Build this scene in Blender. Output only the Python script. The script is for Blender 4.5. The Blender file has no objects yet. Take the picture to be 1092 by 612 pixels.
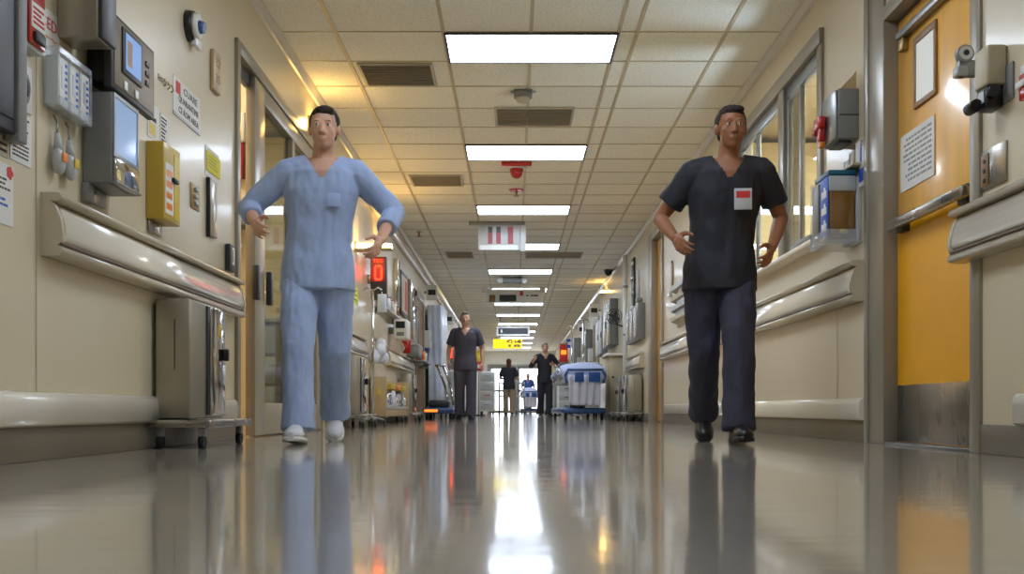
import bpy, bmesh, math, random
from mathutils import Vector, Matrix, noise
random.seed(7)
S = bpy.context.scene
COL = S.collection
F = 1105.0            # focal length in pixels of a 1092 px wide frame
CX, CY = 548.0, 436.0 # vanishing point of the corridor in that frame
CH = 0.18             # lens height above the floor
WL, WR, CEIL = -1.66, 1.90, 2.80
END = 47.0
PI = math.pi

# ------------------------------------------------------------------ materials
def lin(c):
    return tuple(((v/255)/12.92 if v/255 <= 0.04045 else ((v/255+0.055)/1.055)**2.4) for v in c)
def new_mat(name):
    m = bpy.data.materials.new(name); m.use_nodes = True
    nt = m.node_tree; b = nt.nodes['Principled BSDF']
    return m, nt, b
def mat(name, rgb, rough=0.5, metal=0.0, var=0.06, scale=6.0, bump=0.0, bscale=60.0, coat=0.0, spec=0.5, stretch=None, rvar=0.0):
    m, nt, b = new_mat(name)
    c = lin(rgb)
    tc = nt.nodes.new('ShaderNodeTexCoord')
    src = tc.outputs['Object']
    if stretch:
        mp = nt.nodes.new('ShaderNodeMapping'); mp.inputs['Scale'].default_value = stretch
        nt.links.new(src, mp.inputs['Vector']); src = mp.outputs['Vector']
    n = nt.nodes.new('ShaderNodeTexNoise'); n.inputs['Scale'].default_value = scale; n.inputs['Detail'].default_value = 4
    nt.links.new(src, n.inputs['Vector'])
    r = nt.nodes.new('ShaderNodeValToRGB')
    r.color_ramp.elements[0].position = 0.3; r.color_ramp.elements[1].position = 0.7
    r.color_ramp.elements[0].color = (*[max(0, v*(1-var)) for v in c], 1)
    r.color_ramp.elements[1].color = (*[min(1, v*(1+var)) for v in c], 1)
    nt.links.new(n.outputs['Fac'], r.inputs['Fac']); nt.links.new(r.outputs['Color'], b.inputs['Base Color'])
    b.inputs['Roughness'].default_value = rough; b.inputs['Metallic'].default_value = metal
    b.inputs['Coat Weight'].default_value = coat; b.inputs['Coat Roughness'].default_value = 0.1
    b.inputs['Specular IOR Level'].default_value = spec
    if rvar:
        mr = nt.nodes.new('ShaderNodeMapRange'); mr.inputs['To Min'].default_value = rough-rvar; mr.inputs['To Max'].default_value = rough+rvar
        nt.links.new(n.outputs['Fac'], mr.inputs['Value']); nt.links.new(mr.outputs['Result'], b.inputs['Roughness'])
    if bump:
        n2 = nt.nodes.new('ShaderNodeTexNoise'); n2.inputs['Scale'].default_value = bscale; n2.inputs['Detail'].default_value = 3
        nt.links.new(src, n2.inputs['Vector'])
        bp = nt.nodes.new('ShaderNodeBump'); bp.inputs['Strength'].default_value = bump; bp.inputs['Distance'].default_value = 0.01
        nt.links.new(n2.outputs['Fac'], bp.inputs['Height']); nt.links.new(bp.outputs['Normal'], b.inputs['Normal'])
    return m
def emit(name, rgb, strength):
    m, nt, b = new_mat(name)
    b.inputs['Base Color'].default_value = (*lin(rgb), 1)
    b.inputs['Emission Color'].default_value = (*lin(rgb), 1)
    b.inputs['Emission Strength'].default_value = strength
    b.inputs['Roughness'].default_value = 0.6
    return m
def glass(name, rgb=(235, 242, 245), tint=0.9, refl=1.0):
    m, nt, b = new_mat(name)
    nt.nodes.remove(b)
    out = nt.nodes['Material Output']
    t = nt.nodes.new('ShaderNodeBsdfTransparent'); t.inputs['Color'].default_value = (*[v*tint for v in lin(rgb)], 1)
    g = nt.nodes.new('ShaderNodeBsdfGlossy'); g.inputs['Roughness'].default_value = 0.03
    f = nt.nodes.new('ShaderNodeLayerWeight'); f.inputs['Blend'].default_value = 0.5
    pw = nt.nodes.new('ShaderNodeMath'); pw.operation = 'POWER'; pw.inputs[1].default_value = 5
    ma = nt.nodes.new('ShaderNodeMath'); ma.operation = 'MULTIPLY_ADD'; ma.inputs[1].default_value = 0.5; ma.inputs[2].default_value = 0.03
    nt.links.new(f.outputs['Facing'], pw.inputs[0]); nt.links.new(pw.outputs[0], ma.inputs[0])
    mx = nt.nodes.new('ShaderNodeMixShader')
    nt.links.new(ma.outputs[0], mx.inputs['Fac']); nt.links.new(t.outputs[0], mx.inputs[1]); nt.links.new(g.outputs[0], mx.inputs[2])
    nt.links.new(mx.outputs[0], out.inputs['Surface'])
    return m
def clear_plastic(name, rgb, alpha, rough=0.15):
    m, nt, b = new_mat(name)
    b.inputs['Base Color'].default_value = (*lin(rgb), 1); b.inputs['Roughness'].default_value = rough
    b.inputs['Alpha'].default_value = alpha
    return m

M = {}
M['wall'] = mat('cream_vinyl_wall', (213, 200, 170), 0.32, var=0.04, scale=0.9, bump=0.04, bscale=3.0, coat=0.15)
M['rail'] = mat('glossy_cream_bumper', (234, 226, 208), 0.22, var=0.03, scale=2, bump=0.10, bscale=7, coat=0.5)
M['rail_lip'] = mat('tan_bumper_edge', (198, 186, 162), 0.25, var=0.03, coat=0.4)
M['rail_dark'] = mat('dark_bumper_groove', (110, 92, 78), 0.4)
M['base'] = mat('taupe_rubber_base', (112, 102, 84), 0.4, var=0.08, scale=4)
M['steel'] = mat('brushed_stainless_steel', (168, 164, 155), 0.28, 0.9, var=0.08, scale=5, stretch=(1, 1, 0.15), rvar=0.06)
M['satin'] = mat('satin_steel_sheet', (170, 163, 146), 0.36, 0.75, var=0.06, scale=3, stretch=(1, 1, 0.2), rvar=0.06)
M['mirror'] = mat('polished_steel', (205, 203, 200), 0.09, 1.0, var=0.05, scale=5, bump=0.10, bscale=9)
M['frame'] = mat('grey_steel_frame', (150, 142, 126), 0.3, 0.15, var=0.05, scale=3)
M['alu'] = mat('grey_aluminium', (150, 152, 152), 0.3, 0.7, var=0.05)
M['dark'] = mat('dark_grey_plastic', (52, 52, 55), 0.4, var=0.1)
M['black'] = mat('black_plastic', (22, 22, 24), 0.35, var=0.1)
M['grey'] = mat('grey_plastic', (128, 128, 126), 0.4, var=0.06)
M['lgrey'] = mat('light_grey_plastic', (186, 188, 188), 0.35, var=0.05)
M['white'] = mat('white_plastic', (226, 226, 222), 0.35, var=0.04)
M['beige'] = mat('beige_plastic', (190, 178, 150), 0.4, var=0.05)
M['paper'] = mat('white_paper', (228, 226, 220), 0.7, var=0.03)
M['ink'] = mat('printed_ink', (50, 46, 46), 0.7)
M['redink'] = mat('red_print', (205, 52, 48), 0.6)
M['blueink'] = mat('blue_print', (30, 82, 190), 0.5)
M['red'] = mat('red_plastic', (190, 28, 24), 0.3, var=0.06, coat=0.3)
M['dred'] = mat('dark_red_plastic', (150, 24, 26), 0.35, var=0.08)
M['orange'] = mat('orange_plastic', (232, 132, 40), 0.4)
M['yellow'] = mat('yellow_plastic', (214, 186, 50), 0.4, var=0.06)
M['olive'] = mat('mustard_enamel', (190, 160, 58), 0.35, var=0.06, coat=0.2)
M['note'] = mat('yellow_note_paper', (222, 210, 50), 0.7, var=0.06)
M['neon'] = mat('neon_yellow_paper', (226, 234, 60), 0.6)
M['door'] = mat('amber_wood_veneer', (246, 184, 82), 0.3, var=0.12, scale=2.5, stretch=(1, 3, 0.35), coat=0.4)
M['doory'] = mat('golden_yellow_door_sheet', (240, 172, 8), 0.35, var=0.03, coat=0.15)
M['brown'] = mat('brown_wood', (140, 104, 64), 0.45, var=0.12, scale=4, stretch=(1, 1, 0.25))
M['tan'] = mat('tan_laminate', (188, 164, 122), 0.4, var=0.06)
M['taupe'] = mat('taupe_enamel', (128, 116, 96), 0.4)
M['brass'] = mat('aged_brass', (160, 134, 80), 0.35, 0.6)
M['blue'] = mat('blue_plastic', (44, 92, 168), 0.35, var=0.07)
M['dblue'] = mat('slate_blue_plastic', (62, 92, 140), 0.35, var=0.07)
M['teal'] = mat('teal_plastic', (22, 92, 118), 0.35)
M['amber'] = clear_plastic('amber_clear_plastic', (138, 98, 44), 0.85)
M['clear'] = clear_plastic('clear_acrylic', (215, 222, 226), 0.3)
M['linen'] = mat('white_linen', (226, 228, 240), 0.8, var=0.04, bump=0.25, bscale=14)
M['linenb'] = mat('periwinkle_linen', (196, 204, 236), 0.8, var=0.06, bump=0.3, bscale=14)
M['wrap'] = mat('pale_blue_plastic_cover', (216, 224, 240), 0.25, var=0.12, scale=4, bump=0.3, bscale=8)
M['rubber'] = mat('black_rubber', (26, 26, 26), 0.6)
M['vent'] = mat('grey_vent_metal', (186, 177, 160), 0.5, 0.0)
M['glass'] = glass('window_glass')
M['dglass'] = glass('door_glass', (215, 222, 222), 0.85)
M['screen'] = emit('glow_reflection_pane', (150, 175, 210), 0.28)  # wall box pane: slight emission stands in for a bright reflection
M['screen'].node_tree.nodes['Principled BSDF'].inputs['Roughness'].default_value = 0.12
M['screen2'] = emit('blue_grey_screen', (120, 150, 200), 0.4)
M['lens'] = emit('fluorescent_lens', (222, 236, 255), 13.0)
M['warm'] = emit('warm_lamp_glass', (255, 208, 118), 26.0)
M['led'] = emit('red_led', (255, 50, 30), 3.5)
M['ledc'] = emit('red_led_core', (255, 150, 120), 6.0)
M['amberled'] = emit('amber_led', (255, 120, 30), 1.6)
M['doorpane'] = emit('self_glowing_door_pane', (205, 206, 200), 0.3)  # pane glows by itself in place of a lit room behind
M['daylight'] = emit('daylit_pane', (235, 243, 255), 3.5)

def floor_mat():
    m, nt, b = new_mat('polished_vinyl_floor')
    tc = nt.nodes.new('ShaderNodeTexCoord')
    n = nt.nodes.new('ShaderNodeTexNoise'); n.inputs['Scale'].default_value = 1.3; n.inputs['Detail'].default_value = 6
    nt.links.new(tc.outputs['Object'], n.inputs['Vector'])
    r = nt.nodes.new('ShaderNodeValToRGB')
    r.color_ramp.elements[0].position = 0.3; r.color_ramp.elements[1].position = 0.72
    r.color_ramp.elements[0].color = (*lin((154, 146, 131)), 1); r.color_ramp.elements[1].color = (*lin((178, 169, 154)), 1)
    nt.links.new(n.outputs['Fac'], r.inputs['Fac']); nt.links.new(r.outputs['Color'], b.inputs['Base Color'])
    n3 = nt.nodes.new('ShaderNodeTexNoise'); n3.inputs['Scale'].default_value = 2.2
    nt.links.new(tc.outputs['Object'], n3.inputs['Vector'])
    mr = nt.nodes.new('ShaderNodeMapRange'); mr.inputs['To Min'].default_value = 0.07; mr.inputs['To Max'].default_value = 0.15
    nt.links.new(n3.outputs['Fac'], mr.inputs['Value']); nt.links.new(mr.outputs['Result'], b.inputs['Roughness'])
    mp = nt.nodes.new('ShaderNodeMapping'); mp.inputs['Scale'].default_value = (1.2, 4.5, 1)
    nt.links.new(tc.outputs['Object'], mp.inputs['Vector'])
    n2 = nt.nodes.new('ShaderNodeTexNoise'); n2.inputs['Scale'].default_value = 2.0; n2.inputs['Detail'].default_value = 2
    nt.links.new(mp.outputs['Vector'], n2.inputs['Vector'])
    bp = nt.nodes.new('ShaderNodeBump'); bp.inputs['Strength'].default_value = 0.06; bp.inputs['Distance'].default_value = 0.02
    nt.links.new(n2.outputs['Fac'], bp.inputs['Height']); nt.links.new(bp.outputs['Normal'], b.inputs['Normal'])
    b.inputs['Coat Weight'].default_value = 0.5; b.inputs['Coat Roughness'].default_value = 0.06
    return m
M['floor'] = floor_mat()
def tile_mat():
    m, nt, b = new_mat('mineral_ceiling_tile')
    tc = nt.nodes.new('ShaderNodeTexCoord')
    n = nt.nodes.new('ShaderNodeTexNoise'); n.inputs['Scale'].default_value = 70; n.inputs['Detail'].default_value = 4
    nt.links.new(tc.outputs['Object'], n.inputs['Vector'])
    r = nt.nodes.new('ShaderNodeValToRGB')
    r.color_ramp.elements[0].position = 0.36; r.color_ramp.elements[1].position = 0.5
    r.color_ramp.elements[0].color = (*lin((230, 225, 210)), 1); r.color_ramp.elements[1].color = (*lin((250, 246, 234)), 1)
    nt.links.new(n.outputs['Fac'], r.inputs['Fac'])
    at = nt.nodes.new('ShaderNodeAttribute'); at.attribute_name = 'tile_shade'; at.attribute_type = 'GEOMETRY'
    mx = nt.nodes.new('ShaderNodeMix'); mx.data_type = 'RGBA'; mx.blend_type = 'MULTIPLY'; mx.inputs['Factor'].default_value = 1
    nt.links.new(r.outputs['Color'], mx.inputs['A']); nt.links.new(at.outputs['Color'], mx.inputs['B'])
    nt.links.new(mx.outputs['Result'], b.inputs['Base Color'])
    b.inputs['Roughness'].default_value = 0.75
    bp = nt.nodes.new('ShaderNodeBump'); bp.inputs['Strength'].default_value = 0.3; bp.inputs['Distance'].default_value = 0.004
    nt.links.new(n.outputs['Fac'], bp.inputs['Height']); nt.links.new(bp.outputs['Normal'], b.inputs['Normal'])
    return m
M['tile'] = tile_mat()
M['tbar'] = mat('cream_ceiling_bar', (196, 180, 148), 0.4)

# ------------------------------------------------------------------ mesh builder
class MB:
    """collects shapes and links them as ONE mesh object"""
    def __init__(self):
        self.bm = bmesh.new(); self.mi = 0
    def slot(self, i): self.mi = i; return self
    def _add(self, tmp, mtx=None):
        if mtx: bmesh.ops.transform(tmp, matrix=mtx, verts=tmp.verts)
        vm = {}
        for v in tmp.verts: vm[v] = self.bm.verts.new(v.co)
        for f in tmp.faces:
            try:
                nf = self.bm.faces.new([vm[v] for v in f.verts]); nf.smooth = f.smooth; nf.material_index = self.mi
            except ValueError: pass
        tmp.free(); return self
    def box(self, x0, x1, y0, y1, z0, z1, bev=0.0, seg=2, mtx=None):
        t = bmesh.new(); bmesh.ops.create_cube(t, size=1)
        for v in t.verts:
            v.co = Vector(((x0+x1)/2+v.co.x*(x1-x0), (y0+y1)/2+v.co.y*(y1-y0), (z0+z1)/2+v.co.z*(z1-z0)))
        if bev:
            bev = min(bev, 0.45*min(abs(x1-x0), abs(y1-y0), abs(z1-z0)))
            bmesh.ops.bevel(t, geom=t.edges[:], offset=bev, segments=seg, affect='EDGES', profile=0.5)
            for f in t.faces: f.smooth = True
        return self._add(t, mtx)
    def cyl(self, p0, p1, r0, r1=None, seg=16, smooth=True):
        p0, p1 = Vector(p0), Vector(p1); r1 = r0 if r1 is None else r1
        d = p1-p0; L = d.length
        if L < 1e-6: return self
        t = bmesh.new(); bmesh.ops.create_cone(t, cap_ends=True, segments=seg, radius1=r0, radius2=r1, depth=L)
        for f in t.faces: f.smooth = smooth and len(f.verts) == 4
        return self._add(t, Matrix.Translation((p0+p1)/2) @ d.to_track_quat('Z', 'Y').to_matrix().to_4x4())
    def ball(self, c, rx, ry=None, rz=None, seg=16, mtx=None):
        ry = rx if ry is None else ry; rz = rx if rz is None else rz
        t = bmesh.new(); bmesh.ops.create_uvsphere(t, u_segments=seg, v_segments=max(6, seg//2), radius=1)
        for f in t.faces: f.smooth = True
        mm = Matrix.Translation(c) @ (mtx.to_4x4() if mtx else Matrix.Identity(4)) @ Matrix.Diagonal((rx, ry, rz, 1))
        return self._add(t, mm)
    def tube(self, pts, r, seg=10):
        pts = [Vector(p) for p in pts]
        for a, b in zip(pts, pts[1:]): self.cyl(a, b, r, seg=seg)
        for p in pts[1:-1]: self.ball(p, r, seg=seg)
        return self
    def loft(self, rings, smooth=True, caps=True):
        """rings: equal-length point lists"""
        t = bmesh.new(); vr = [[t.verts.new(p) for p in ring] for ring in rings]; n = len(rings[0])
        for a, b in zip(vr, vr[1:]):
            for i in range(n):
                f = t.faces.new((a[i], a[(i+1) % n], b[(i+1) % n], b[i])); f.smooth = smooth
        if caps:
            t.faces.new(vr[0][::-1]); t.faces.new(vr[-1])
        bmesh.ops.recalc_face_normals(t, faces=t.faces[:])
        return self._add(t)
    def prism_y(self, prof, y0, y1, smooth=False):
        """closed (x,z) profile run along y"""
        return self.loft([[(x, y0, z) for x, z in prof], [(x, y1, z) for x, z in prof]], smooth)
    def build(self, name, mats, parent=None, auto=True):
        me = bpy.data.meshes.new(name); self.bm.normal_update(); self.bm.to_mesh(me); self.bm.free()
        for m in (mats if isinstance(mats, (list, tuple)) else [mats]): me.materials.append(m)
        o = bpy.data.objects.new(name, me); COL.objects.link(o)
        if parent is not None:
            attach(o, parent)
        return o
def wloc(o):
    v = Vector(o.location)
    while o.parent: o = o.parent; v += Vector(o.location)
    return v
def attach(o, parent):
    base = wloc(parent)
    if o.type == 'MESH':
        o.data.transform(Matrix.Translation(-base))
    o.parent = parent
def tag(o, label=None, cat=None, group=None, kind=None):
    if label: o['label'] = label
    if cat: o['category'] = cat
    if group: o['group'] = group
    if kind: o['kind'] = kind
    return o
def thing(name, label, cat, loc, group=None):
    o = bpy.data.objects.new(name, None); o.empty_display_size = 0.1; COL.objects.link(o); o.location = loc
    return tag(o, label, cat, group)
def struct(name, mb, m):
    return tag(mb.build(name, m), kind='structure')
def dup(root, off, label=None):
    r = root.copy(); COL.objects.link(r); r.location = Vector(root.location)+Vector(off)
    if label: r['label'] = label
    for ch in list(root.children):
        c = ch.copy(); COL.objects.link(c); c.parent = r
        for g in list(ch.children):
            d = g.copy(); COL.objects.link(d); d.parent = c
    return r
def B(name, m, parent, *dims, bev=0.004):
    return MB().box(*dims, bev=bev).build(name, m, parent)

# wall helpers: side -1 = left wall, +1 = right wall; p = distance out from the wall
def wx(side, p): return WL+p if side < 0 else WR-p
def wb(mb, side, y0, y1, z0, z1, p0, p1, bev=0.004):
    if p0 == 0: p0 = 0.0015
    a, b = wx(side, p0), wx(side, p1)
    return mb.box(min(a, b), max(a, b), y0, y1, z0, z1, bev)
def WB(name, m, parent, side, y0, y1, z0, z1, p0, p1, bev=0.004):
    return wb(MB(), side, y0, y1, z0, z1, p0, p1, bev).build(name, m, parent)
def at(px, py, side, p=0.0):
    """the point of a wall (p out from it) seen at a pixel -> (y, z)"""
    X = wx(side, p); y = F*X/(px-CX)
    return y, CH+(CY-py)*y/F

FACE = {'L': Matrix(((0, 0, 1, 0), (1, 0, 0, 0), (0, 1, 0, 0), (0, 0, 0, 1))),
        'R': Matrix(((0, 0, -1, 0), (-1, 0, 0, 0), (0, 1, 0, 0), (0, 0, 0, 1))),
        'C': Matrix(((1, 0, 0, 0), (0, 0, -1, 0), (0, 1, 0, 0), (0, 0, 0, 1)))}
def lettering(txt, size, m, parent, pos, face, name='lettering', align='CENTER', width=None, ext=0.0006, off=0.0):
    cu = bpy.data.curves.new('t', 'FONT'); cu.body = txt; cu.size = size; cu.extrude = ext; cu.offset = off
    cu.align_x = align; cu.align_y = 'CENTER'; cu.resolution_u = 2
    to = bpy.data.objects.new('t', cu); COL.objects.link(to)
    dg = bpy.context.evaluated_depsgraph_get(); dg.update()
    me = bpy.data.meshes.new_from_object(to.evaluated_get(dg))
    bpy.data.objects.remove(to); bpy.data.curves.remove(cu)
    sx = 1.0
    if width and me.vertices:
        xs = [v.co.x for v in me.vertices]; w = max(xs)-min(xs)
        if w > 0: sx = width/w
    me.transform(Matrix.Translation(pos) @ FACE[face] @ Matrix.Diagonal((sx, 1, 1, 1)))
    me.materials.clear(); me.materials.append(m)
    o = bpy.data.objects.new(name, me); COL.objects.link(o); attach(o, parent)
    return o
def text_lines(parent, side, y0, y1, z0, z1, n, m, p=0.0035, name='printed_lines', seed=1, thick=0.45):
    """rows of small print: bars of broken word lengths on a sheet"""
    rnd = random.Random(seed); mb = MB(); h = (z1-z0)/n
    for i in range(n):
        z = z1-(i+0.5)*h; y = y0; end = y1-(y1-y0)*rnd.uniform(0, 0.3)
        while y < end-0.004:
            w = rnd.uniform(0.06, 0.2)*(y1-y0); w = min(w, end-y)
            wb(mb, side, y, y+w, z-h*thick/2, z+h*thick/2, p-0.001, p+0.0003, 0)
            y += w+0.03*(y1-y0)
    return mb.build(name, m, parent)

# ------------------------------------------------------------------ room shell
fl = MB(); fl.box(-6, 7, -4, END+4, -0.1, 0); struct('floor', fl, M['floor'])

def ceiling():
    bm = bmesh.new(); lay = bm.loops.layers.float_color.new('tile_shade')
    xs = [WL, -1.24, -0.49, 0.12, 0.73, 0.86, 1.48, WR]
    rows = [7.2+0.61*i for i in range(-19, 67)]
    rnd = random.Random(3)
    def quad(a, b, c, d, z, mi, sh):
        f = bm.faces.new([bm.verts.new(p) for p in ((a, c, z), (a, d, z), (b, d, z), (b, c, z))])
        f.material_index = mi
        for l in f.loops: l[lay] = (sh, sh, sh*0.99, 1)
    for y0, y1 in zip(rows, rows[1:]):
        for x0, x1 in zip(xs, xs[1:]):
            sh = rnd.uniform(0.93, 1.0); dz = rnd.uniform(0.0, 0.004)
            quad(x0, x1, y0, y1, CEIL+dz, 0, sh)
    def bar(x0, x1, y0, y1, z):
        t = [(x0, y0), (x0, y1), (x1, y1), (x1, y0)]
        lo = [bm.verts.new((a, b, z)) for a, b in t]; hi = [bm.verts.new((a, b, CEIL+0.01)) for a, b in t]
        fs = [bm.faces.new(lo)]+[bm.faces.new((lo[i], hi[i], hi[(i+1) % 4], lo[(i+1) % 4])) for i in range(4)]
        for f in fs:
            f.material_index = 1
            for l in f.loops: l[lay] = (1, 1, 1, 1)
    for x in xs[1:-1]: bar(x-0.012, x+0.012, rows[0], rows[-1], CEIL-0.006)
    for y in rows: bar(WL, WR, y-0.006, y+0.006, CEIL-0.003)
    # slab above
    for z, fl_ in ((CEIL+0.06, 1),):
        quad(-6, 7, -4, END+4, z, 1, 1)
    bmesh.ops.recalc_face_normals(bm, faces=bm.faces[:])
    me = bpy.data.meshes.new('ceiling'); bm.to_mesh(me); bm.free()
    me.materials.append(M['tile']); me.materials.append(M['tbar'])
    o = bpy.data.objects.new('ceiling', me); COL.objects.link(o); tag(o, kind='structure')
ceiling()

LO0, LO1, LOZ = 6.16, 8.95, 2.33          # glazed sliding door opening on the left
RD0, RD1, RDZ = 4.26, 5.29, 2.16          # yellow door opening on the right
RW0, RW1, RWZ0, RWZ1 = 6.40, 8.75, 1.22, 2.46  # nurse station window
FD0, FD1, FDZ = 13.2, 14.2, 2.5           # further door on the right
T = 0.12
w = MB()
w.box(WL-T, WL, -4, LO0+.03, 0, CEIL+0.05); w.box(WL-T, WL, LO0+.03, LO1-.03, LOZ, CEIL+0.05); w.box(WL-T, WL, LO1-.03, END, 0, CEIL+0.05)
struct('wall_left', w, M['wall'])
w = MB()
w.box(WR, WR+T, -4, RD0, 0, CEIL+0.05); w.box(WR, WR+T, RD0, RD1+.03, RDZ+.02, CEIL+0.05); w.box(WR, WR+T, RD1+.03, RW0, 0, CEIL+0.05)
w.box(WR, WR+T, RW0, RW1, 0, RWZ0); w.box(WR, WR+T, RW0, RW1, RWZ1, CEIL+0.05); w.box(WR, WR+T, RW1, FD0, 0, CEIL+0.05)
w.box(WR, WR+T, FD0, FD1, FDZ, CEIL+0.05); w.box(WR, WR+T, FD1, END, 0, CEIL+0.05)
struct('wall_right', w, M['wall'])
struct('wall_back', MB().box(-6, 7, -4.1, -4, 0, CEIL+0.05), M['wall'])
w = MB(); w.box(WL-T, WR+T, END, END+0.12, 2.2, CEIL+0.05); w.box(WL-T, -1.2, END, END+0.12, 0, 2.2); w.box(1.45, WR+T, END, END+0.12, 0, 2.2)
struct('wall_end', w, mat('white_end_wall', (226, 228, 230), 0.4))
# rooms behind the openings
w = MB()
w.box(-5, -4.9, 5.6, 10.0, 0, CEIL); w.box(-5, WL-T, 5.5, 5.6, 0, CEIL); w.box(-5, WL-T, 10, 10.1, 0, CEIL)
w.box(-5, WL-T-0.02, 7.05, 7.15, 0, CEIL)
struct('wall_patient_room', w, M['wall'])
w = MB()
w.box(5.0, 5.1, 5.9, 10.2, 0, CEIL); w.box(WR+T, 5, 5.8, 5.9, 0, CEIL); w.box(WR+T, 5, 10.2, 10.3, 0, CEIL)
struct('wall_nurse_station', w, mat('warm_beige_paint', (222, 205, 160), 0.5))
w = MB(); w.box(WR+0.9, WR+1.0, 12.6, 15.2, 0, CEIL); w.box(WR+T, WR+1, 12.5, 12.6, 0, CEIL); w.box(WR+T, WR+1, 15.2, 15.3, 0, CEIL)
struct('wall_side_room', w, M['wall'])

# ceiling edge trim, bases
prof = lambda s: [(wx(s, 0.0), CEIL-0.06), (wx(s, 0.018), CEIL-0.055), (wx(s, 0.045), CEIL-0.02), (wx(s, 0.05), CEIL), (wx(s, 0.0), CEIL)]
M['cove'] = mat('gloss_white_moulding', (212, 208, 200), 0.18, var=0.02, coat=0.5)
for s, n in ((-1, 'trim_1'), (1, 'trim_2')):
    struct(n, MB().prism_y(prof(s), -3.9, END), M['cove'])
def base_run(name, side, y0, y1):
    struct(name, wb(MB(), side, y0, y1, 0, 0.118, 0, 0.012, 0.003), M['base'])
base_run('baseboard_left', -1, -3.9, LO0-0.01); base_run('baseboard_left_far', -1, LO1+0.15, END)
base_run('baseboard_right', 1, -3.9, 4.20); base_run('baseboard_right_middle', 1, 5.57, FD0-0.1); base_run('baseboard_right_far', 1, FD1+0.3, END)
def crash(name, side, y0, y1):
    a = [(0, .118), (.022, .118), (.034, .128), (.036, .20), (.03, .225), (.018, .237), (0, .24)]
    struct(name, MB().prism_y([(wx(side, p), z) for p, z in a], y0, y1, True), M['rail'])
crash('trim_3', -1, 0.3, 6.1); crash('trim_4', 1, 0.3, 3.88); crash('trim_5', 1, 5.60, 12.9); crash('trim_6', -1, 9.1, 11.6)
struct('trim_9', wb(MB(), -1, 11.6, END-.01, 2.50, 2.61, 0, .06, .012), M['cove'])
struct('trim_7', wb(MB(), -1, 3.595, 3.602, 0.24, CEIL-.06, 0, 0.0025, 0), M['rail_lip'])
struct('trim_8', wb(MB(), 1, 6.08, 6.086, 0.24, 0.75, 0, 0.0025, 0), M['rail_lip'])

# ------------------------------------------------------------------ bumper handrails
def rail(side, y0, y1, label, zo=0.0):
    t = thing('bumper_handrail', label, 'handrail', (wx(side, 0), (y0+y1)/2, 0.75+zo), 'bumper handrails along the corridor walls')
    P = lambda pts: [(wx(side, p), z+zo) for p, z in pts]
    def arc(cx, cz, r, a0, a1, n=8): return [(cx+r*math.cos(math.radians(a0+(a1-a0)*i/n)), cz+r*math.sin(math.radians(a0+(a1-a0)*i/n))) for i in range(n+1)]
    MB().prism_y(P([(0, .938)]+arc(.058, .953, .015, -90, 90)+[(0, .968)]), y0, y1, True).build('top_grip', M['rail_lip'], t)
    MB().prism_y(P([(0, .795), (.060, .795), (.072, .803), (.076, .82), (.073, .85), (.066, .88), (.055, .91), (.042, .93), (.030, .938), (0, .938)]), y0+.035, y1-.035, True).build('cover_panel', M['rail'], t)
    MB().prism_y(P([(0, .783), (.068, .783), (.074, .788), (.068, .795), (0, .795)]), y0+.01, y1-.01).build('groove_strip', M['rail_dark'], t)
    MB().prism_y(P([(0, .745), (.03, .745)]+arc(.058, .764, .019, -90, 90)+[(0, .783)]), y0, y1, True).build('bottom_lip', M['rail_lip'], t)
    for ya, yb in ((y0, y0+.035), (y1-.035, y1)):
        MB().prism_y(P([(0, .783), (.062, .783), (.075, .80), (.078, .82), (.075, .85), (.068, .88), (.058, .91), (.046, .93), (.035, .938), (0, .938)]), ya, yb, True).build('end_cap', M['rail_lip'], t)
    return t
rail(-1, 3.63, 6.12, 'long cream bumper handrail on left wall above steel cart nearest the camera', -.028)
rail(-1, 9.15, 11.3, 'cream bumper handrail on left wall just past the glass sliding door', -.02)
rail(-1, 13.3, 16.6, 'short cream bumper handrail above beige shelf cart with yellow sticker')
rail(1, 1.6, 4.36, 'cream bumper handrail cut by right photo edge beside yellow door', .045)
rail(1, 5.62, 9.7, 'cream bumper handrail on right wall under the station windows', .02)
rail(1, 10.2, 13.0, 'cream bumper handrail on right wall below the wall file rack', 0.04)
rail(1, 15.1, 17.0, 'cream bumper handrail on right wall beyond the narrow doorway', 0.04)

# ------------------------------------------------------------------ ceiling things
def troffer(i):
    y0 = 7.2+3.05*i; x0, x1 = -0.488, 0.732
    lab = {0: 'large ceiling light panel nearest the camera', 1: 'ceiling light panel just before the red ceiling strobe',
           2: 'ceiling light panel just past the red sprinkler, before the striped hanging sign', 3: 'ceiling light panel directly behind the red striped hanging sign',
           4: 'ceiling light panel just beyond the striped hanging sign, before the emergency lamp', 5: 'ceiling light panel at the long white hanging sign'}.get(i)
    return y0, x0, x1, lab
def make_troffer(y0, x0, x1, label):
    t = thing('ceiling_light', label, 'ceiling light', ((x0+x1)/2, y0+.305, CEIL), 'fluorescent panels in the corridor ceiling')
    fr = MB(); z0, z1 = CEIL-.018, CEIL
    for a in ((x0, x1, y0, y0+.016), (x0, x1, y0+.594, y0+.61), (x0, x0+.016, y0+.016, y0+.594), (x1-.016, x1, y0+.016, y0+.594)):
        fr.box(*a, z0, z1)
    fr.build('housing_frame', M['dark'], t)
    MB().box(x0+.016, x1-.016, y0+.016, y0+.594, CEIL-.012, CEIL-.006).build('diffuser', M['lens'], t)
    MB().box(x0+.016, x1-.016, y0+.299, y0+.311, CEIL-.016, CEIL-.0118).build('divider', M['lgrey'], t)
    return t
l0 = None
far_n = 0
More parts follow.
